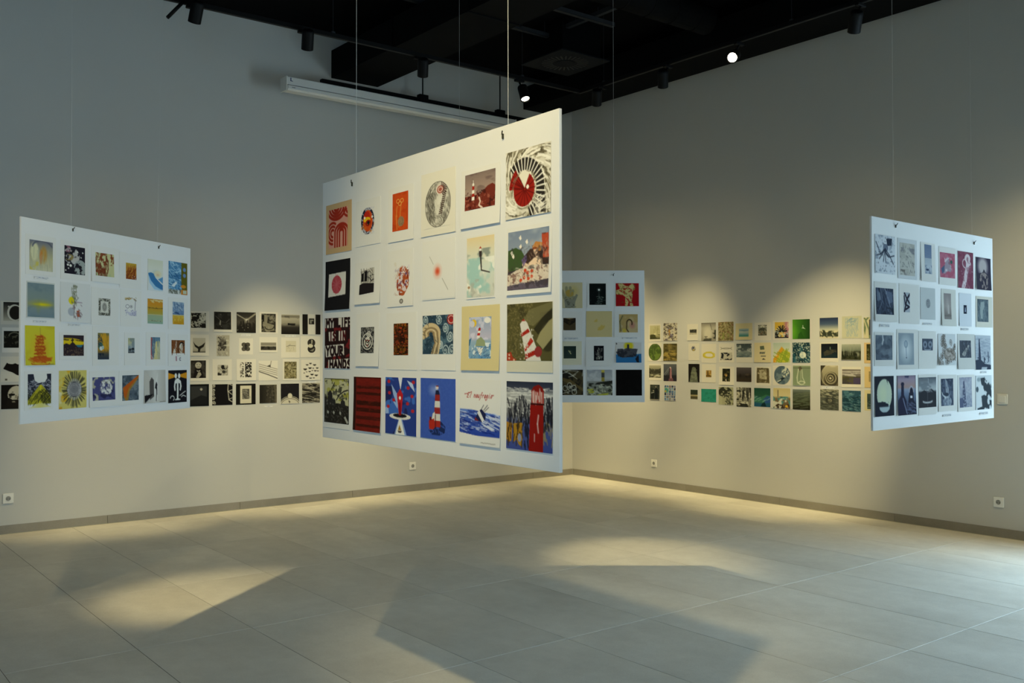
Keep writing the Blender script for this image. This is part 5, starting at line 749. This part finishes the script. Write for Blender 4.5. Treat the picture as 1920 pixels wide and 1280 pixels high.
pr((597, 683, 215, 282), (565, 700, 150, 358), 'small charcoal smudge print of low trees', lambda c: (c.bg('a8a38e'), c.ns('2c2c28', 4, 3, .4, .08, 2, .95, y0=.1, y1=.65), c.ns('4a4840', 6, 5, .5, .1, 4, .8, y0=.4)), pc=PP)
pr((741, 928, 133, 364), None, 'grey print of a white dome of light framed by dark trees', lambda c: (c.bg('b4b09c'), c.vg((0, '77746a'), (.3, 'a8a494'), (1, '8c887a')), c.ell(.45, .6, .4, .5, 'c6c2ae', .9, .6), c.ns('2f332a', 5, 6, .45, .1, 2, .9, x0=.75, y0=.4), c.ns('3a3c32', 5, 4, .5, .08, 4, .9, y0=.85), c.ln([(.25, .76), (.42, .76)], .02, '55524a'), c.ln([(.33, .76), (.33, .86)], .03, '6a675c'), c.ln([(.62, .1), (.72, .4)], .014, '55524a'), c.box(0, 0, 1, .03, '44423a')))
pr((618, 672, 428, 492), (580, 715, 395, 610), 'tiny round blue and ochre globe on a blank sheet', lambda c: (c.ell(.5, .5, .5, .5, '6a6c74'), c.nse('b8b0a0', .5, .45, .48, .45, 5, 5, .5, .08, 2), c.ell(.5, .8, .3, .15, 'a8985a'), c.ell(.5, .35, .2, .12, '44485c')), pc=PP)
pr((762, 915, 495, 583), (745, 930, 400, 640), 'loose yellow ring drawing', lambda c: (c.ring(.5, .55, .42, .36, .25, 'b8a82c', .9), c.ring(.55, .5, .38, .32, .14, 'c8bc5c', .9), c.ln([(.0, .5), (.3, .15), (.7, .1)], .03, 'c0b040', .8)), pc=PP)
pr((580, 720, 653, 885), None, 'black print of a pale green bell-shaped standing stone', lambda c: (c.bg('1c1a18'), c.poly([(.3, .35), (.35, .2), (.5, .17), (.65, .22), (.7, .38), (.85, .98), (.1, .98)], '5f6454'), c.ns('7c826c', 8, 12, .55, .08, 2, .7, x0=.2, x1=.8, y0=.25), c.poly([(0, .3), (.28, .35), (.08, 1), (0, 1)], '1c1a18'), c.poly([(1, .3), (.72, .35), (.88, 1), (1, 1)], '1c1a18')))
pr((802, 870, 735, 822), (750, 925, 660, 888), 'tiny ochre print of a dark standing figure', lambda c: (c.bg('98783c'), c.ln([(.35, .1), (.35, .65)], .07, '33261a'), c.box(0, .68, 1, .76, '44341e'), c.ns('bca060', 5, 5, .55, .1, 2, .7), c.box(0, .76, 1, 1, '6a5426', .8)), pc=PP)
pr((606, 697, 980, 1097), None, 'small dark print of a pale band across a field', lambda c: (c.vg((0, '2f3a2e'), (.5, '33382c'), (.58, 'a89c74'), (.7, '77704e'), (.78, '44422e'), (1, '5c563c'))))
pr((742, 932, 970, 1135), None, 'plain teal green print', lambda c: (c.bg('2c8474'), c.ns('24705f', 6, 6, .5, .15, 2, .7), c.dots(12, '1f5c50', .6, .7, 1, 1, .02, .6)))
crop(1335, 585, 6.735, 'right_wall')
pr((80, 275, 122, 362), None, 'mottled brown and green speckled print', lambda c: (c.bg('8c8058'), c.ns('5f5838', 12, 16, .5, .06, 2, .8), c.ns('b0a67c', 14, 18, .56, .05, 4, .8), c.ns('7c5a44', 8, 12, .6, .05, 6, .7), c.ns('7c8a44', 6, 8, .62, .06, 8, .7, y0=.5)))
pr((108, 255, 430, 605), (90, 280, 395, 635), 'print of thin arcs above black tumbling stones', lambda c: (c.arc(.5, .05, .48, .16, 10, 170, .014, '6a6a60', .8), c.arc(.5, .28, .48, .14, 190, 350, .014, '6a6a60', .8), c.box(0, .45, 1, 1, 'b0ac9c'), c.ns('24262a', 6, 5, .5, .05, 2, 1, y0=.45)), pc=PP)
pr((133, 230, 713, 875), (90, 280, 690, 920), 'small dark print of amber light among rocks', lambda c: (c.bg('24261f'), c.ns('55522e', 5, 6, .5, .1, 2, .8), c.ell(.45, .5, .3, .15, 'b08a4c', .8, .7), c.ns('1c1d19', 6, 7, .52, .06, 5, .9), c.ell(.5, .55, .1, .08, 'd0a868', .8, .6), c.poly([(.35, .9), (.5, .75), (.6, 1)], 'a8a088')), pc=PP)
pr((85, 273, 945, 1170), None, 'grey-green print of a dark leaning tree', lambda c: (c.bg('98987c'), c.nse('2f3128', .45, .3, .45, .3, 6, 7, .42, .08, 2), c.ns('44463a', 8, 10, .56, .06, 4, .9, x0=.3, y0=.4), c.hatch(20, '33352c', .5, .5, 1, 1, .2, 70, 30, .02, .6), c.box(0, .5, .25, 1, 'a8a88a', .6)))
pr((343, 465, 207, 310), (300, 510, 140, 350), 'small teal seascape on a wide cream margin', lambda c: (c.vg((0, 'a8b0a4'), (.25, '7c98a0'), (.4, 'b4b8a8'), (.6, '8ca4a0'), (.85, '4a8480'), (1, '5c8c80')), c.poly([(0, .15), (.6, .28), (1, .3), (.5, .35)], '5c7c8c', .8)), pc='c9bd92')
pr((310, 503, 398, 570), (310, 520, 395, 635), 'stormy slate print of breaking white surf', lambda c: (c.vg((0, '3c4648'), (.5, '505a5a'), (.6, '77807c'), (1, '4c5c60')), c.ns('a8aca4', 5, 5, .55, .08, 2, .9, y0=.1, y1=.6), c.hatch(30, '8c968f', 0, .5, 1, 1, .2, 0, 10, .014, .7)), pc=PP)
pr((310, 500, 697, 880), None, 'dark purple-brown print of shadowy hills', lambda c: (c.vg((0, '55504f'), (.35, '3f3a3a'), (.6, '2e2a26'), (1, '3a3026')), c.ns('262220', 4, 5, .5, .1, 2, .8, y0=.3), c.ell(.72, .5, .2, .1, '5a4c3c', .6, .8)))
pr((310, 497, 950, 1197), None, 'black and white print of a rocky waterfall', lambda c: (c.bg('7c7a6a'), c.ns('1f201d', 6, 5, .48, .06, 2, .95, x1=.55, y1=.65), c.ns('c2beaa', 8, 9, .54, .05, 4, .9), c.hatch(50, '2a2a26', .4, 0, 1, .6, .3, 80, 15, .02, .7), c.ns('22231f', 6, 8, .5, .06, 7, .9, y0=.8)))
pr((585, 692, 160, 295), (540, 745, 130, 355), 'small print of a peaked roof under black rays', lambda c: (c.bg('77786c'), c.poly([(0, 0), (1, 0), (1, .1), (.5, .2), (0, .1)], '22221f'), c.rays(.5, .25, .1, .7, 9, .03, 'c2beaa', -170, -10), c.poly([(0, .5), (.3, .3), (.7, .3), (1, .5), (1, 1), (0, 1)], '44463c'), c.hatch(30, 'a8a48c', 0, .5, 1, 1, .2, 20, 60, .02, .7), c.ns('6a5a44', 6, 6, .55, .08, 2, .8, y0=.6)), pc=PP)
pr((603, 685, 422, 602), (535, 745, 385, 635), 'cream print of a small stack of green and dark blocks', lambda c: (c.poly([(.05, .05), (.65, .02), (.75, .28), (.1, .3)], '5a6450'), c.box(0, .45, .8, .58, '77786a'), c.hatch(12, '44443c', 0, .45, .9, .58, .1, 85, 20, .02), c.box(.2, .7, .95, .77, '6a685c'), c.poly([(.35, .98), (.6, .88), (.95, .98)], '2a2a26')), pc='c9bd96')
pr((562, 727, 700, 898), (545, 745, 690, 925), 'brown print of a pale worn tablet with dark rim', lambda c: (c.poly([(.05, .02), (.95, .05), (.98, .95), (.02, .97)], '554c34'), c.poly([(.22, .15), (.75, .12), (.8, .75), (.25, .72)], 'a0987c'), c.ns('6a6044', 6, 7, .55, .08, 2, .7), c.ns('c2b99c', 7, 8, .62, .06, 4, .7)), pc=PP)
pr((533, 740, 958, 1195), None, 'deep green and blue print of a swelling sea', lambda c: (c.vg((0, '1f4438'), (.4, '28503c'), (.6, '2c5c6c'), (1, '24506c')), c.poly([(0, .55), (.4, .5), (.7, .35), (1, .4), (1, .6), (.5, .8), (0, .75)], '3c7454', .7), c.poly([(.55, .6), (.8, .4), (1, .45), (1, .75), (.7, .8)], '2c4c8c', .8), c.poly([(.4, .98), (.5, .8), (.65, .75), (.75, .98)], '152c34'), c.hatch(10, '8cb0a4', 0, .45, .9, .7, .2, -20, 20, .014, .7)))
pr((795, 970, 125, 328), (770, 995, 105, 345), 'print of black flowers on a yellow and pink ground', lambda c: (c.hg((0, 'c8a438'), (.6, 'c8a84c'), (.8, 'b07880'), (1, 'b88088')), c.ns('d4c8a0', 4, 4, .56, .1, 2, .7), c.ns('22262a', 7, 7, .48, .06, 4, .95, y0=.5), c.rays(.5, .6, .05, .4, 12, .025, '22262a', 180, 360, jit=8), c.ns('a8b8b4', 8, 8, .6, .05, 6, .9, y0=.55), c.box(0, .92, .8, 1, '2a2a2c')), pc=PP)
pr((773, 990, 385, 637), None, 'print of a yellow-green gridded mountain', lambda c: (c.vg((0, 'a8b8ac'), (.4, 'bcc4b0'), (1, 'bcc4a8')), c.poly([(.02, .8), (.3, .5), (.5, .2), (.7, .38), (1, .5), (1, 1), (0, 1)], 'b8b43c'), c.poly([(.02, .8), (.3, .45), (.5, .2), (.65, .38), (.35, .65), (.15, 1), (0, 1)], 'cc9428'), c.hatch(16, '7c9430', .2, .5, 1, 1, .6, 25, 6, .02, .8), c.hatch(12, '7c9430', .2, .5, 1, 1, .5, -65, 6, .02, .8), c.ns('d0ccb0', 5, 5, .6, .06, 3, .7, y0=.6)))
pr((787, 987, 680, 912), (770, 995, 675, 925), 'round print of a leaping whale in spray', lambda c: (c.ell(.5, .5, .5, .5, '4a5c68'), c.nse('66767c', .5, .5, .49, .49, 5, 6, .5, .1, 2), c.poly([(.2, .85), (.45, .65), (.65, .55), (.7, .62), (.5, .78), (.28, .92)], '1f2c34'), c.nse('c2c6b4', .7, .35, .22, .32, 8, 10, .5, .06, 4), c.ln([(.22, .85), (.42, .75)], .025, 'c2c6ba')), pc=PP)
pr((776, 992, 960, 1217), None, 'collage print of a mast over brown and teal rubble', lambda c: (c.vg((0, 'b8aa78'), (.4, 'c2b68c'), (.5, '77684c'), (1, '554838')), c.ns('2f241c', 6, 6, .5, .06, 2, .95, y0=.42), c.ns('4a8484', 6, 6, .56, .05, 4, .95, y0=.4), c.ns('c8c8b8', 7, 7, .6, .04, 6, .95, y0=.5), c.ell(.78, .87, .08, .06, 'c89a2a'), c.ln([(.28, .12), (.28, .42)], .02, '4a4030')))
crop(1475, 585, 6.739, 'right_wall')
pr((75, 295, 90, 340), None, 'bright green print of a small white bird', lambda c: (c.hg((0, '58942a'), (.3, '3c7424'), (1, '1f3c1c')), c.ell(0, .6, .4, .4, '6cac30', .6, 1), c.poly([(.35, .75), (.5, .6), (.7, 1), (.3, 1)], '244c1c', .7), c.poly([(.52, .45), (.62, .4), (.75, .5), (.66, .47)], 'd0d6c6'), c.ln([(.6, .42), (.6, .32)], .016, 'c2c8b8')))
pr((75, 300, 383, 638), None, 'teal print of white bubbles around a pale round form', lambda c: (c.bg('28505c'), c.ns('183038', 4, 4, .5, .1, 2, .8), c.dots(150, 'c2c8b8', 0, 0, 1, .95, .02, .9), c.dots(40, '15262c', .3, .3, 1, 1, .02, .9), c.ell(.58, .62, .18, .16, 'a8b8b4'), c.nse('d0d4c8', .58, .62, .17, .15, 6, 6, .5, .08, 5), c.box(0, .7, .2, 1, '2c5c6c', .6)))
pr((80, 303, 675, 928), None, 'sage green print of a looped white rope with a knot', lambda c: (c.bg('77866c'), c.vg((0, '8a9878'), (.1, '77846a'), (1, '7c8c70')), c.ln([(0, .13), (1, .13)], .012, '4a5444'), c.ell(.42, .16, .1, .1, '55503f'), [c.ln([(.32+.02*i, .18), (.26-.02*i, .6), (.28, .85), (.45, .92)], .014, 'c8ccb4') for i in range(2)], c.ln([(.52, .2), (.56, .6), (.7, .85)], .014, 'c8ccb4'), c.ln([(.45, .2), (.46, .8)], .012, 'a8ac94'), c.arc(.5, .85, .16, .08, 0, 360, .016, 'c8ccb4')))
pr((77, 300, 975, 1232), None, 'dark olive print of low rolling hills', lambda c: (c.vg((0, '77807c'), (.2, '4a5448'), (.6, '3a402e'), (1, '24241a')), c.hatch(40, '5f6854', 0, .15, 1, .9, .4, -8, 10, .02, .6), c.ns('1f1f17', 4, 8, .5, .08, 2, .8, y0=.75)))
pr((418, 652, 70, 330), None, 'print fading from navy sky to cream with twisting dark branches', lambda c: (c.vg((0, '24304c'), (.3, '44546c'), (.55, 'a8ab9c'), (.65, 'c2bb9c'), (1, 'c9c1a4')), c.ns('3f4438', 8, 4, .5, .05, 2, .95, y0=.64, y1=.9), c.hatch(26, '33382c', .1, .66, .95, .9, .18, 20, 50, .03, .8)), pc=PP)
pr((437, 645, 398, 580), (420, 655, 385, 630), 'near-black print of a dim boat at night', lambda c: (c.vg((0, '15181d'), (.5, '1c2126'), (1, '1f3038')), c.poly([(.15, .6), (.4, .45), (.8, .55), (.65, .65), (.7, .7), (.2, .85)], '3c3c34'), c.ln([(.55, .4), (.55, .25)], .02, '77867c'), c.hatch(8, '55503f', .2, .4, .9, .6, .2, 5, 8, .014)), pc=PP)
pr((430, 653, 673, 928), None, 'sepia print of a spiral staircase seen from below', lambda c: (c.vg((0, 'a8a084'), (.5, '8f886e'), (1, '5c5644')), c.poly([(0, 0), (.3, 0), (.1, .3), (.1, .9), (.3, 1), (0, 1)], '3a362c'), c.ell(.6, .68, .38, .36, '3f3a2e'), c.ring(.58, .62, .28, .26, .12, '8f886e'), c.ring(.56, .63, .15, .14, .2, '8f886e'), c.ell(.56, .63, .06, .05, 'b8b094'), c.ell(.7, .05, .25, .06, 'c8c0a4', .7, .6), c.arc(.55, .5, .5, .5, 100, 260, .02, 'b8b094', .6)))
pr((425, 660, 975, 1238), None, 'grey print of a pale hollow in swirling water', lambda c: (c.bg('55594f'), c.ns('8c8c78', 5, 9, .5, .08, 2, .8), c.ell(.5, .52, .3, .25, '2c302c', .8, .5), c.ell(.52, .55, .14, .12, 'b0a98c', .9, .5), c.hatch(60, '33362f', 0, 0, 1, 1, .25, 5, 25, .018, .7), c.hatch(30, 'b0ac94', 0, 0, 1, .4, .2, 8, 15, .014, .7)))
pr((735, 910, 70, 310), (700, 950, 50, 330), 'faint pale blue sketch like frost', lambda c: (c.bg('b4b49c'), c.hatch(80, '8098a8', .05, .05, .95, 1, .3, 85, 25, .014, .55), c.hatch(24, '6c8ca0', .2, .02, .8, .4, .25, -30, 25, .016, .6)), pc='b4b49c')
pr((695, 942, 403, 602), None, 'dark misty print of a forested hill by water', lambda c: (c.vg((0, 'a0a494'), (.4, '6c7468'), (.5, '2c3024'), (1, '3a3c28')), c.ell(.8, .65, .16, .2, 'a8ac9c', .7, .7), c.ns('1c1f17', 7, 6, .48, .08, 2, .9, y0=.42, y1=.95, x1=.8), c.hatch(20, '8c9080', .1, .1, .8, .6, .3, 88, 6, .014, .5)))
pr((703, 937, 722, 910), (695, 940, 690, 950), 'wide print of streaked grey sky over a violet field', lambda c: (c.vg((0, '77706a'), (.45, '6c6660'), (.5, '44422f'), (1, '403c44')), c.hatch(10, 'b8b4ac', .1, .1, 1, .45, .6, 0, 3, .02, .8), c.box(.4, .55, 1, .95, '4a4070', .6), c.ns('55522f', 4, 8, .5, .1, 2, .7, y0=.5, x1=.6)), pc=PP)
pr((701, 940, 990, 1255), None, 'dark teal print of rippling water', lambda c: (c.bg('2c4c5c'), c.ns('4c7480', 4, 9, .5, .1, 2, .8), c.hatch(70, '1a3440', 0, .3, 1, 1, .2, 0, 20, .022, .7), c.hatch(40, '77989c', 0, .1, 1, 1, .15, 5, 25, .012, .7)))
pr((975, 1150, 65, 330), None, 'print of grey-green drooping leaves', lambda c: (c.bg('bcb696'), c.ln([(.35, .0), (.2, .12), (.05, .05)], .05, '5f7058'), c.poly([(.05, .2), (.18, .5), (.1, .85), (.02, .6)], '66765c'), c.ln([(.15, .15), (.4, .6), (.45, 1)], .06, '6c7c62'), c.box(.4, .12, 1, .85, '3c3a40')), pc='bcb696')
pr((1010, 1130, 403, 608), (980, 1150, 385, 645), 'small dark woodland print on a tan margin', lambda c: (c.bg('33341f'), c.ns('55563c', 5, 6, .5, .1, 2, .8), c.hatch(20, '8c8a6c', 0, .3, 1, 1, .2, 5, 20, .02, .6)), pc='c2a878')
pr((1040, 1120, 750, 880), (985, 1150, 690, 955), 'plain tan sheet with a small dim image', lambda c: (c.bg('8a7c54'), c.ns('6a5f3f', 4, 4, .5, .1, 2, .7)), pc='c4ac78')
pr((1018, 1110, 1030, 1225), (985, 1150, 985, 1245), 'small dark sea print on cream', lambda c: (c.vg((0, '44544c'), (.5, '2f3c3c'), (1, '3f4a44')), c.hatch(24, '8c947c', 0, .5, 1, 1, .2, 0, 15, .02, .7)), pc='c4b98e')
caption((444, 602, 934, 964), 'spiral staircase print seen from below')
# ------------------------------------------------------------------ lighting tracks and spotlights
TZ = 4.0
def track(name, a, b, label):
    a = Vector((*a, TZ)); b = Vector((*b, TZ)); L = (b-a).length
    e = empty(name, a, label, 'lighting track', 'black lighting tracks', rz=math.atan2(b.y-a.y, b.x-a.x))
    MB().rbox(0, -.018, 0, L, .018, .034, .002).build('rail', TRACK, e)
    MB().box(.02, -.006, -.0015, L-.02, .006, .0).build('contact_slot', DARK, e)
    n = int(L/1.9)+1
    for k in range(n):
        x = .35+k*(L-1.05)/max(1, n-1)
        MB().tube((x, 0, .034), (x, 0, ROOM_Z-TZ), .0015, 6).build('hanging_rod', STRUT, e)
        MB().rbox(x-.015, -.01, .034, x+.015, .01, .05, .002).build('hanger', STRUT, e)
    return e
track('lighting_track', (-10.4, -1.90), (-1.603, -1.90), 'black lighting track hung parallel to the wall of black and white prints')
track('lighting_track', (-1.583, -1.881), (-1.583, -9.2), 'black lighting track hung parallel to the wall of muted colour prints')
track('lighting_track', (-7.88, -2.4), (-7.88, -8.2), 'black lighting track over the open floor behind the lighthouse panel')

LENS = mat('lamp_lens', 'fff4dc', .3, emit=((1.0, .86, .58), 26.0))
WARM = (1.0, .82, .41)
def spotlight(pos, target, watts, cone, label, spill=11):
    pos = Vector(pos); d = (Vector(target)-pos).normalized()
    top = Vector((pos.x, -1.90, TZ)) if abs(pos.y-FY) < .001 else Vector((-1.583, pos.y, TZ)) if abs(pos.x-FX) < .001 else Vector((-7.88, pos.y, TZ))
    e = empty('track_spotlight', top, label, 'spotlight', 'black cylinder spotlights on the tracks')
    R = lambda p: Vector(p)-top
    MB().rbox(-.05, -.017, -.022, .05, .017, -.0005, .003).build('track_adapter', TRACK, e)
    MB().tube((0, 0, -.02), R(pos), .009, 10).build('stem', TRACK, e)
    h = MB().lathe([(.036, -.075), (.044, -.068), (.046, -.05), (.046, .07), (.046, .078), (.040, .079), (.038, .060)], R(pos), d, 24).build('head', TRACK, e, smooth=True)
    MB().lathe([(.0365, .060), (.0365, .066)], R(pos), d, 24).build('lens', LENS, h)
    for w_, c_, k_ in ((watts, cone, 'beam'), (spill, 86, 'spill')):      # reflector beam and its weak wide skirt
        ld = bpy.data.lights.new(k_, 'SPOT'); ld.energy = w_*LAMP; ld.color = WARM
        ld.spot_size = math.radians(c_); ld.spot_blend = 1; ld.shadow_soft_size = .045
        lo = bpy.data.objects.new(k_, ld); col.objects.link(lo); lo.parent = e
        lo.location = R(pos+d*.09); lo.rotation_euler = d.to_track_quat('-Z', 'Y').to_euler()
    return e
def at(px, py, ax, val): return hit(px, py, ax, val)
FY, FX = -1.965, -1.648                                # heads sit just clear of the rails
spotlight(at(368, 22, 1, FY), (-5.35, 0, .75), 220, 38, 'dark spotlight beside the thin angled rod, aimed at the black and white prints')
spotlight(at(577, 74, 1, FY), (-3.75, 0, .75), 270, 36, 'dark spotlight above the near end of the projection screen case')
spotlight(at(793, 126, 1, FY), (-2.3, 0, .7), 220, 38, 'dark spotlight over the middle of the projection screen case')
spotlight(at(982, 174, 1, FY), (-2.75, -3.9, 0), 190, 24, 'lit spotlight shining near the corner, by the end of the projection screen case', 6)
spotlight(at(1376, 105, 0, FX), (-6.0, -6.0, 1.5), 120, 36, 'brightly lit spotlight facing the room above the muted colour prints', 6)
spotlight(at(1243, 147, 0, FX), (0, -1.5, .75), 260, 38, 'dark spotlight with a tail lever next to the brightly lit one')
spotlight(at(1604, 40, 0, FX), (0, -3.2, .75), 380, 38, 'dark spotlight over the far end of the muted colour prints')
spotlight(at(1119, 182, 0, FX), (0, -.3, .7), 250, 40, 'dark spotlight close to the room corner over the duct')
spotlight((FX, -6.7, 3.88), (0, -5.1, 1.0), 120, 56, 'unseen spotlight added to brighten the wall with the light switch')  # out-of-view lamp added to lift the dark end of this wall
spotlight((-7.80, -3.34, 3.87), (-5.62, -3.0, 0), 240, 21, 'spotlight aimed at the back of the yellow and orange panel', 4)
spotlight((-7.96, -7.65, 3.87), (-6.07, -6.3, 1.85), 230, 33, 'spotlight aimed at the lighthouse panel', 8)
spotlight((-7.80, -6.5, 3.87), (-6.2, -3.25, 1.6), 70, 40, 'spotlight aimed at the front of the yellow and orange panel', 14)
a, b = at(345, 2, 1, -1.94), at(314, 33, 1, -1.94)
rod = MB().tube((0, 0, 0), tuple(b-a), .013, 12)
tag(rod.build('track_rod', TRACK, None, tuple(a), smooth=True), 'thin black rod slanting down from the lighting track', 'rod')

# ------------------------------------------------------------------ services under the ceiling
def duct(name, x0, y0, z0, x1, y1, z1, label, step=1.2):
    e = empty(name, ((x0+x1)/2, (y0+y1)/2, z0), label, 'air duct', 'black air ducts')
    cx, cy = (x0+x1)/2, (y0+y1)/2
    MB().box(x0-cx, y0-cy, 0, x1-cx, y1-cy, z1-z0).build('duct_body', DUCT, e)
    y = max(y0, y1)-step
    while y > min(y0, y1)+.1:
        MB().box(x0-cx-.012, y-cy-.012, -.012, x1-cx+.012, y-cy+.012, z1-z0+.012).build('flange', DUCT, e); y -= step
    for yy in (y0+.4, y1-.4):
        for xx in (x0+.05, x1-.05):
            MB().tube((xx-cx, yy-cy, z1-z0), (xx-cx, yy-cy, ROOM_Z-z0), .004, 6).build('hanger_rod', TRACK, e)
    return e
duct('air_duct', -.764, -9.4, 4.362, -.236, -.002, 4.62, 'long black rectangular air duct above the muted colour prints', 40)
duct('air_duct', -3.273, -3.6, 4.285, -2.733, -.002, 4.566, 'black rectangular air duct running out from the wall above the projection screen case')
def strut(a, b, wd, label):
    a = Vector(a); b = Vector(b); L = (b-a).length
    e = empty('ceiling_strut', a, label, 'ceiling strut', 'dark grey ceiling struts', rz=math.atan2(b.y-a.y, b.x-a.x))
    MB().box(0, -wd, 0, L, wd, .003).box(0, -wd, 0, L, -wd+.003, .04).box(0, wd-.003, 0, L, wd, .04).build('channel', STRUT, e)
    n = 3
    for k in range(n):
        x = .2+k*(L-.4)/(n-1)
        MB().tube((x, 0, .003), (x, 0, ROOM_Z-a.z), .004, 6).build('hanger_rod', STRUT, e)
SZ = 4.6
p1, p2 = at(797, 0, 2, SZ), at(1050, 77, 2, SZ)
strut((p1[0]-1.6, p2[1], SZ), (p2[0], p2[1], SZ), .022, 'dark grey strut under the ceiling beside the ventilation grille')
p3, p4 = at(1001, 3, 2, SZ), at(1150, 51, 2, SZ)
strut((p3[0]-2.2, p4[1], SZ), (p4[0], p4[1], SZ), .022, 'dark grey strut under the ceiling nearer the middle of the room')
p5, p6 = at(1054, 66, 2, SZ), at(1222, 0, 2, SZ)
strut((p5[0], p6[1]-1.2, SZ+.045), (p5[0], p5[1], SZ+.045), .022, 'dark grey cross strut lying over the two long ones')
strut((p5[0]-1.25, p6[1]-1.2, SZ+.045), (p5[0]-1.25, p5[1], SZ+.045), .022, 'dark grey cross strut further from the ventilation grille')
g = empty('ventilation_grille', (-1.47, -1.55, 4.40), 'square dark ventilation grille with radial slots under the ceiling', 'ventilation grille')
GR = mat('grille_grey', '1b1c1e', .8, spec=.1)
q = .318
MB().box(-q, -q, 0, q, q, .012).build('plate', GR, g)
MB().box(-.25, -.25, .0122, .25, .25, ROOM_Z-4.40).build('plenum_box', DUCT, g)
MB().lathe([(.10, -.004), (.10, 0)], (0, 0, -.0002), (0, 0, 1), 32).build('centre_disc', GR, g)
slot = MB().box(.125, -.0085, -.0012, .235, .0085, -.0002).mesh('slot', DARK)
for k in range(28): link('slot', slot, g, (0, 0, 0), k*2*math.pi/28)
rd = empty('round_duct', (-.9, -2.9, 4.5), 'black round spiral duct hidden in the dark ceiling', 'air duct')
MB().lathe([(.13, 0), (.13, 1.6)], (0, 0, .08), (-1, .0, 0), 24).build('pipe', DUCT, rd, smooth=True)
for k in range(5): MB().lathe([(.132, -.006), (.136, 0), (.132, .006)], (-.2-.3*k, 0, .08), (-1, 0, 0), 24).build('seam_ring', DUCT, rd)
MB().tube((-.5, 0, .2), (-.5, 0, ROOM_Z-4.5), .004, 6).build('hanger_rod', TRACK, rd)
MB().tube((-1.2, 0, .2), (-1.2, 0, ROOM_Z-4.5), .004, 6).build('hanger_rod', TRACK, rd)

# ------------------------------------------------------------------ projection screen case on its black bar
YS = -.36
sx0, zt, zb = at(538, 142, 1, YS)[0], at(538, 142, 1, YS)[2], at(538, 168, 1, YS)[2]
sx1 = -1.16; SL = sx1-sx0
sc = empty('projector_screen', (sx0, YS, zb), 'long white projection screen case hung high on the wall', 'projector screen')
H_ = zt-zb
MB().prism([(0, H_*.42), (0, H_-.006), (.006, H_), (.13, H_), (.13, H_*.42)], .004, SL-.004).build('housing', CASE, sc)
MB().prism([(.012, H_*.37), (.012, H_*.42), (.12, H_*.42), (.12, H_*.37)], .004, SL-.004).build('slot', DARK, sc)
MB().prism([(-.004, H_*.12), (-.004, H_*.36), (.01, H_*.37), (.11, H_*.37), (.12, H_*.3), (.12, .012), (.1, 0), (.012, 0)], .012, SL-.012).build('bottom_bar', CASE, sc)
for x in (-.006, SL-.004):
    MB().rbox(x, -.006, -.002, x+.01, .134, H_+.002, .002).build('end_cap', WHITE, sc)
MB().box(.035, -.0012, H_*.66, .045, 0, H_*.92).box(.035, -.0012, H_*.66, .06, 0, H_*.71).build('blue_mark', mat('mark_blue', '2c3a6c', .5), sc)
MB().box(.05, -.0055, H_*.2, .085, -.0042, H_*.26).build('maker_plate', mat('plate_grey', '8c8c88', .4), sc)
zr = at(604, 147, 1, -.24)
br = empty('mounting_bar', (zr[0], -.215, zr[2]-.045), 'black mounting bar carrying the projection screen case', 'mounting bar')
BL = -.80-zr[0]
MB().rbox(0, -.025, 0, BL, .025, .045, .002).build('bar', TRACK, br)
for px, py in ((795, 184), (940, 221)):
    hx = at(px, py, 1, -.24)[0]-zr[0]
    MB().rbox(hx-.055, -.032, -.012, hx+.055, .032, .085, .004).build('bracket', TRACK, br)
    MB().tube((hx, 0, .08), (hx, 0, ROOM_Z-zr[2]+.045), .007, 10).build('rod', TRACK, br)
for hx in (.25, 1.1, 2.0):
    MB().rbox(hx-.02, -.145, -.003, hx+.02, .03, -.0, .0005).build('strap', TRACK, br)

# ------------------------------------------------------------------ sockets and switch
def socket(px, py, key, label, kind='socket'):
    sf = SURF[key]; h = hit_plane(px, py, sf['O'], sf['N'])
    if kind == 'socket':
        e = empty('wall_socket', tuple(h), label, 'socket', 'white wall sockets', rz=sf['rz'])
        MB().rbox(-.041, -.010, -.041, .041, -.0003, .041, .003).build('cover_plate', WHITE, e)
        MB().lathe([(.0215, .0102), (.0215, .013), (.0195, .013), (.0195, .0104)], (0, 0, 0), (0, -1, 0), 24).build('socket_ring', WHITE, e)
        MB().lathe([(.0195, .0101), (.0195, .0106)], (0, 0, 0), (0, -1, 0), 24).build('socket_well', mat('well_shadow', '8f8e88', .6), e)
        for x in (-.0095, .0095):
            MB().lathe([(.0032, .0106), (.0032, .0112)], (x, 0, -.004), (0, -1, 0), 12).build('pin_hole', DARK, e)
        MB().lathe([(.0028, .0106), (.0028, .019), (.0015, .021)], (0, 0, .010), (0, -1, 0), 12).build('earth_pin', BRASS, e)
    else:
        e = empty('light_switch', tuple(h), label, 'switch', rz=sf['rz'])
        MB().rbox(-.041, -.009, -.041, .041, -.0003, .041, .003).build('cover_plate', WHITE, e)
        MB().rbox(-.027, -.0135, -.027, .027, -.0091, .027, .002).build('rocker', WHITE, e)
socket(15, 934, 'left_wall', 'white wall socket under the bearded face print')
socket(773, 873, 'left_wall', 'white wall socket below the lighthouse panel')
socket(1227, 868, 'right_wall', 'white wall socket near the room corner under the blue mosaic print')
socket(1873, 941, 'right_wall', 'white wall socket low on the wall under the light switch')
socket(1880, 748, 'right_wall', 'white square light switch on the wall beside the grey and plum panel', 'switch')
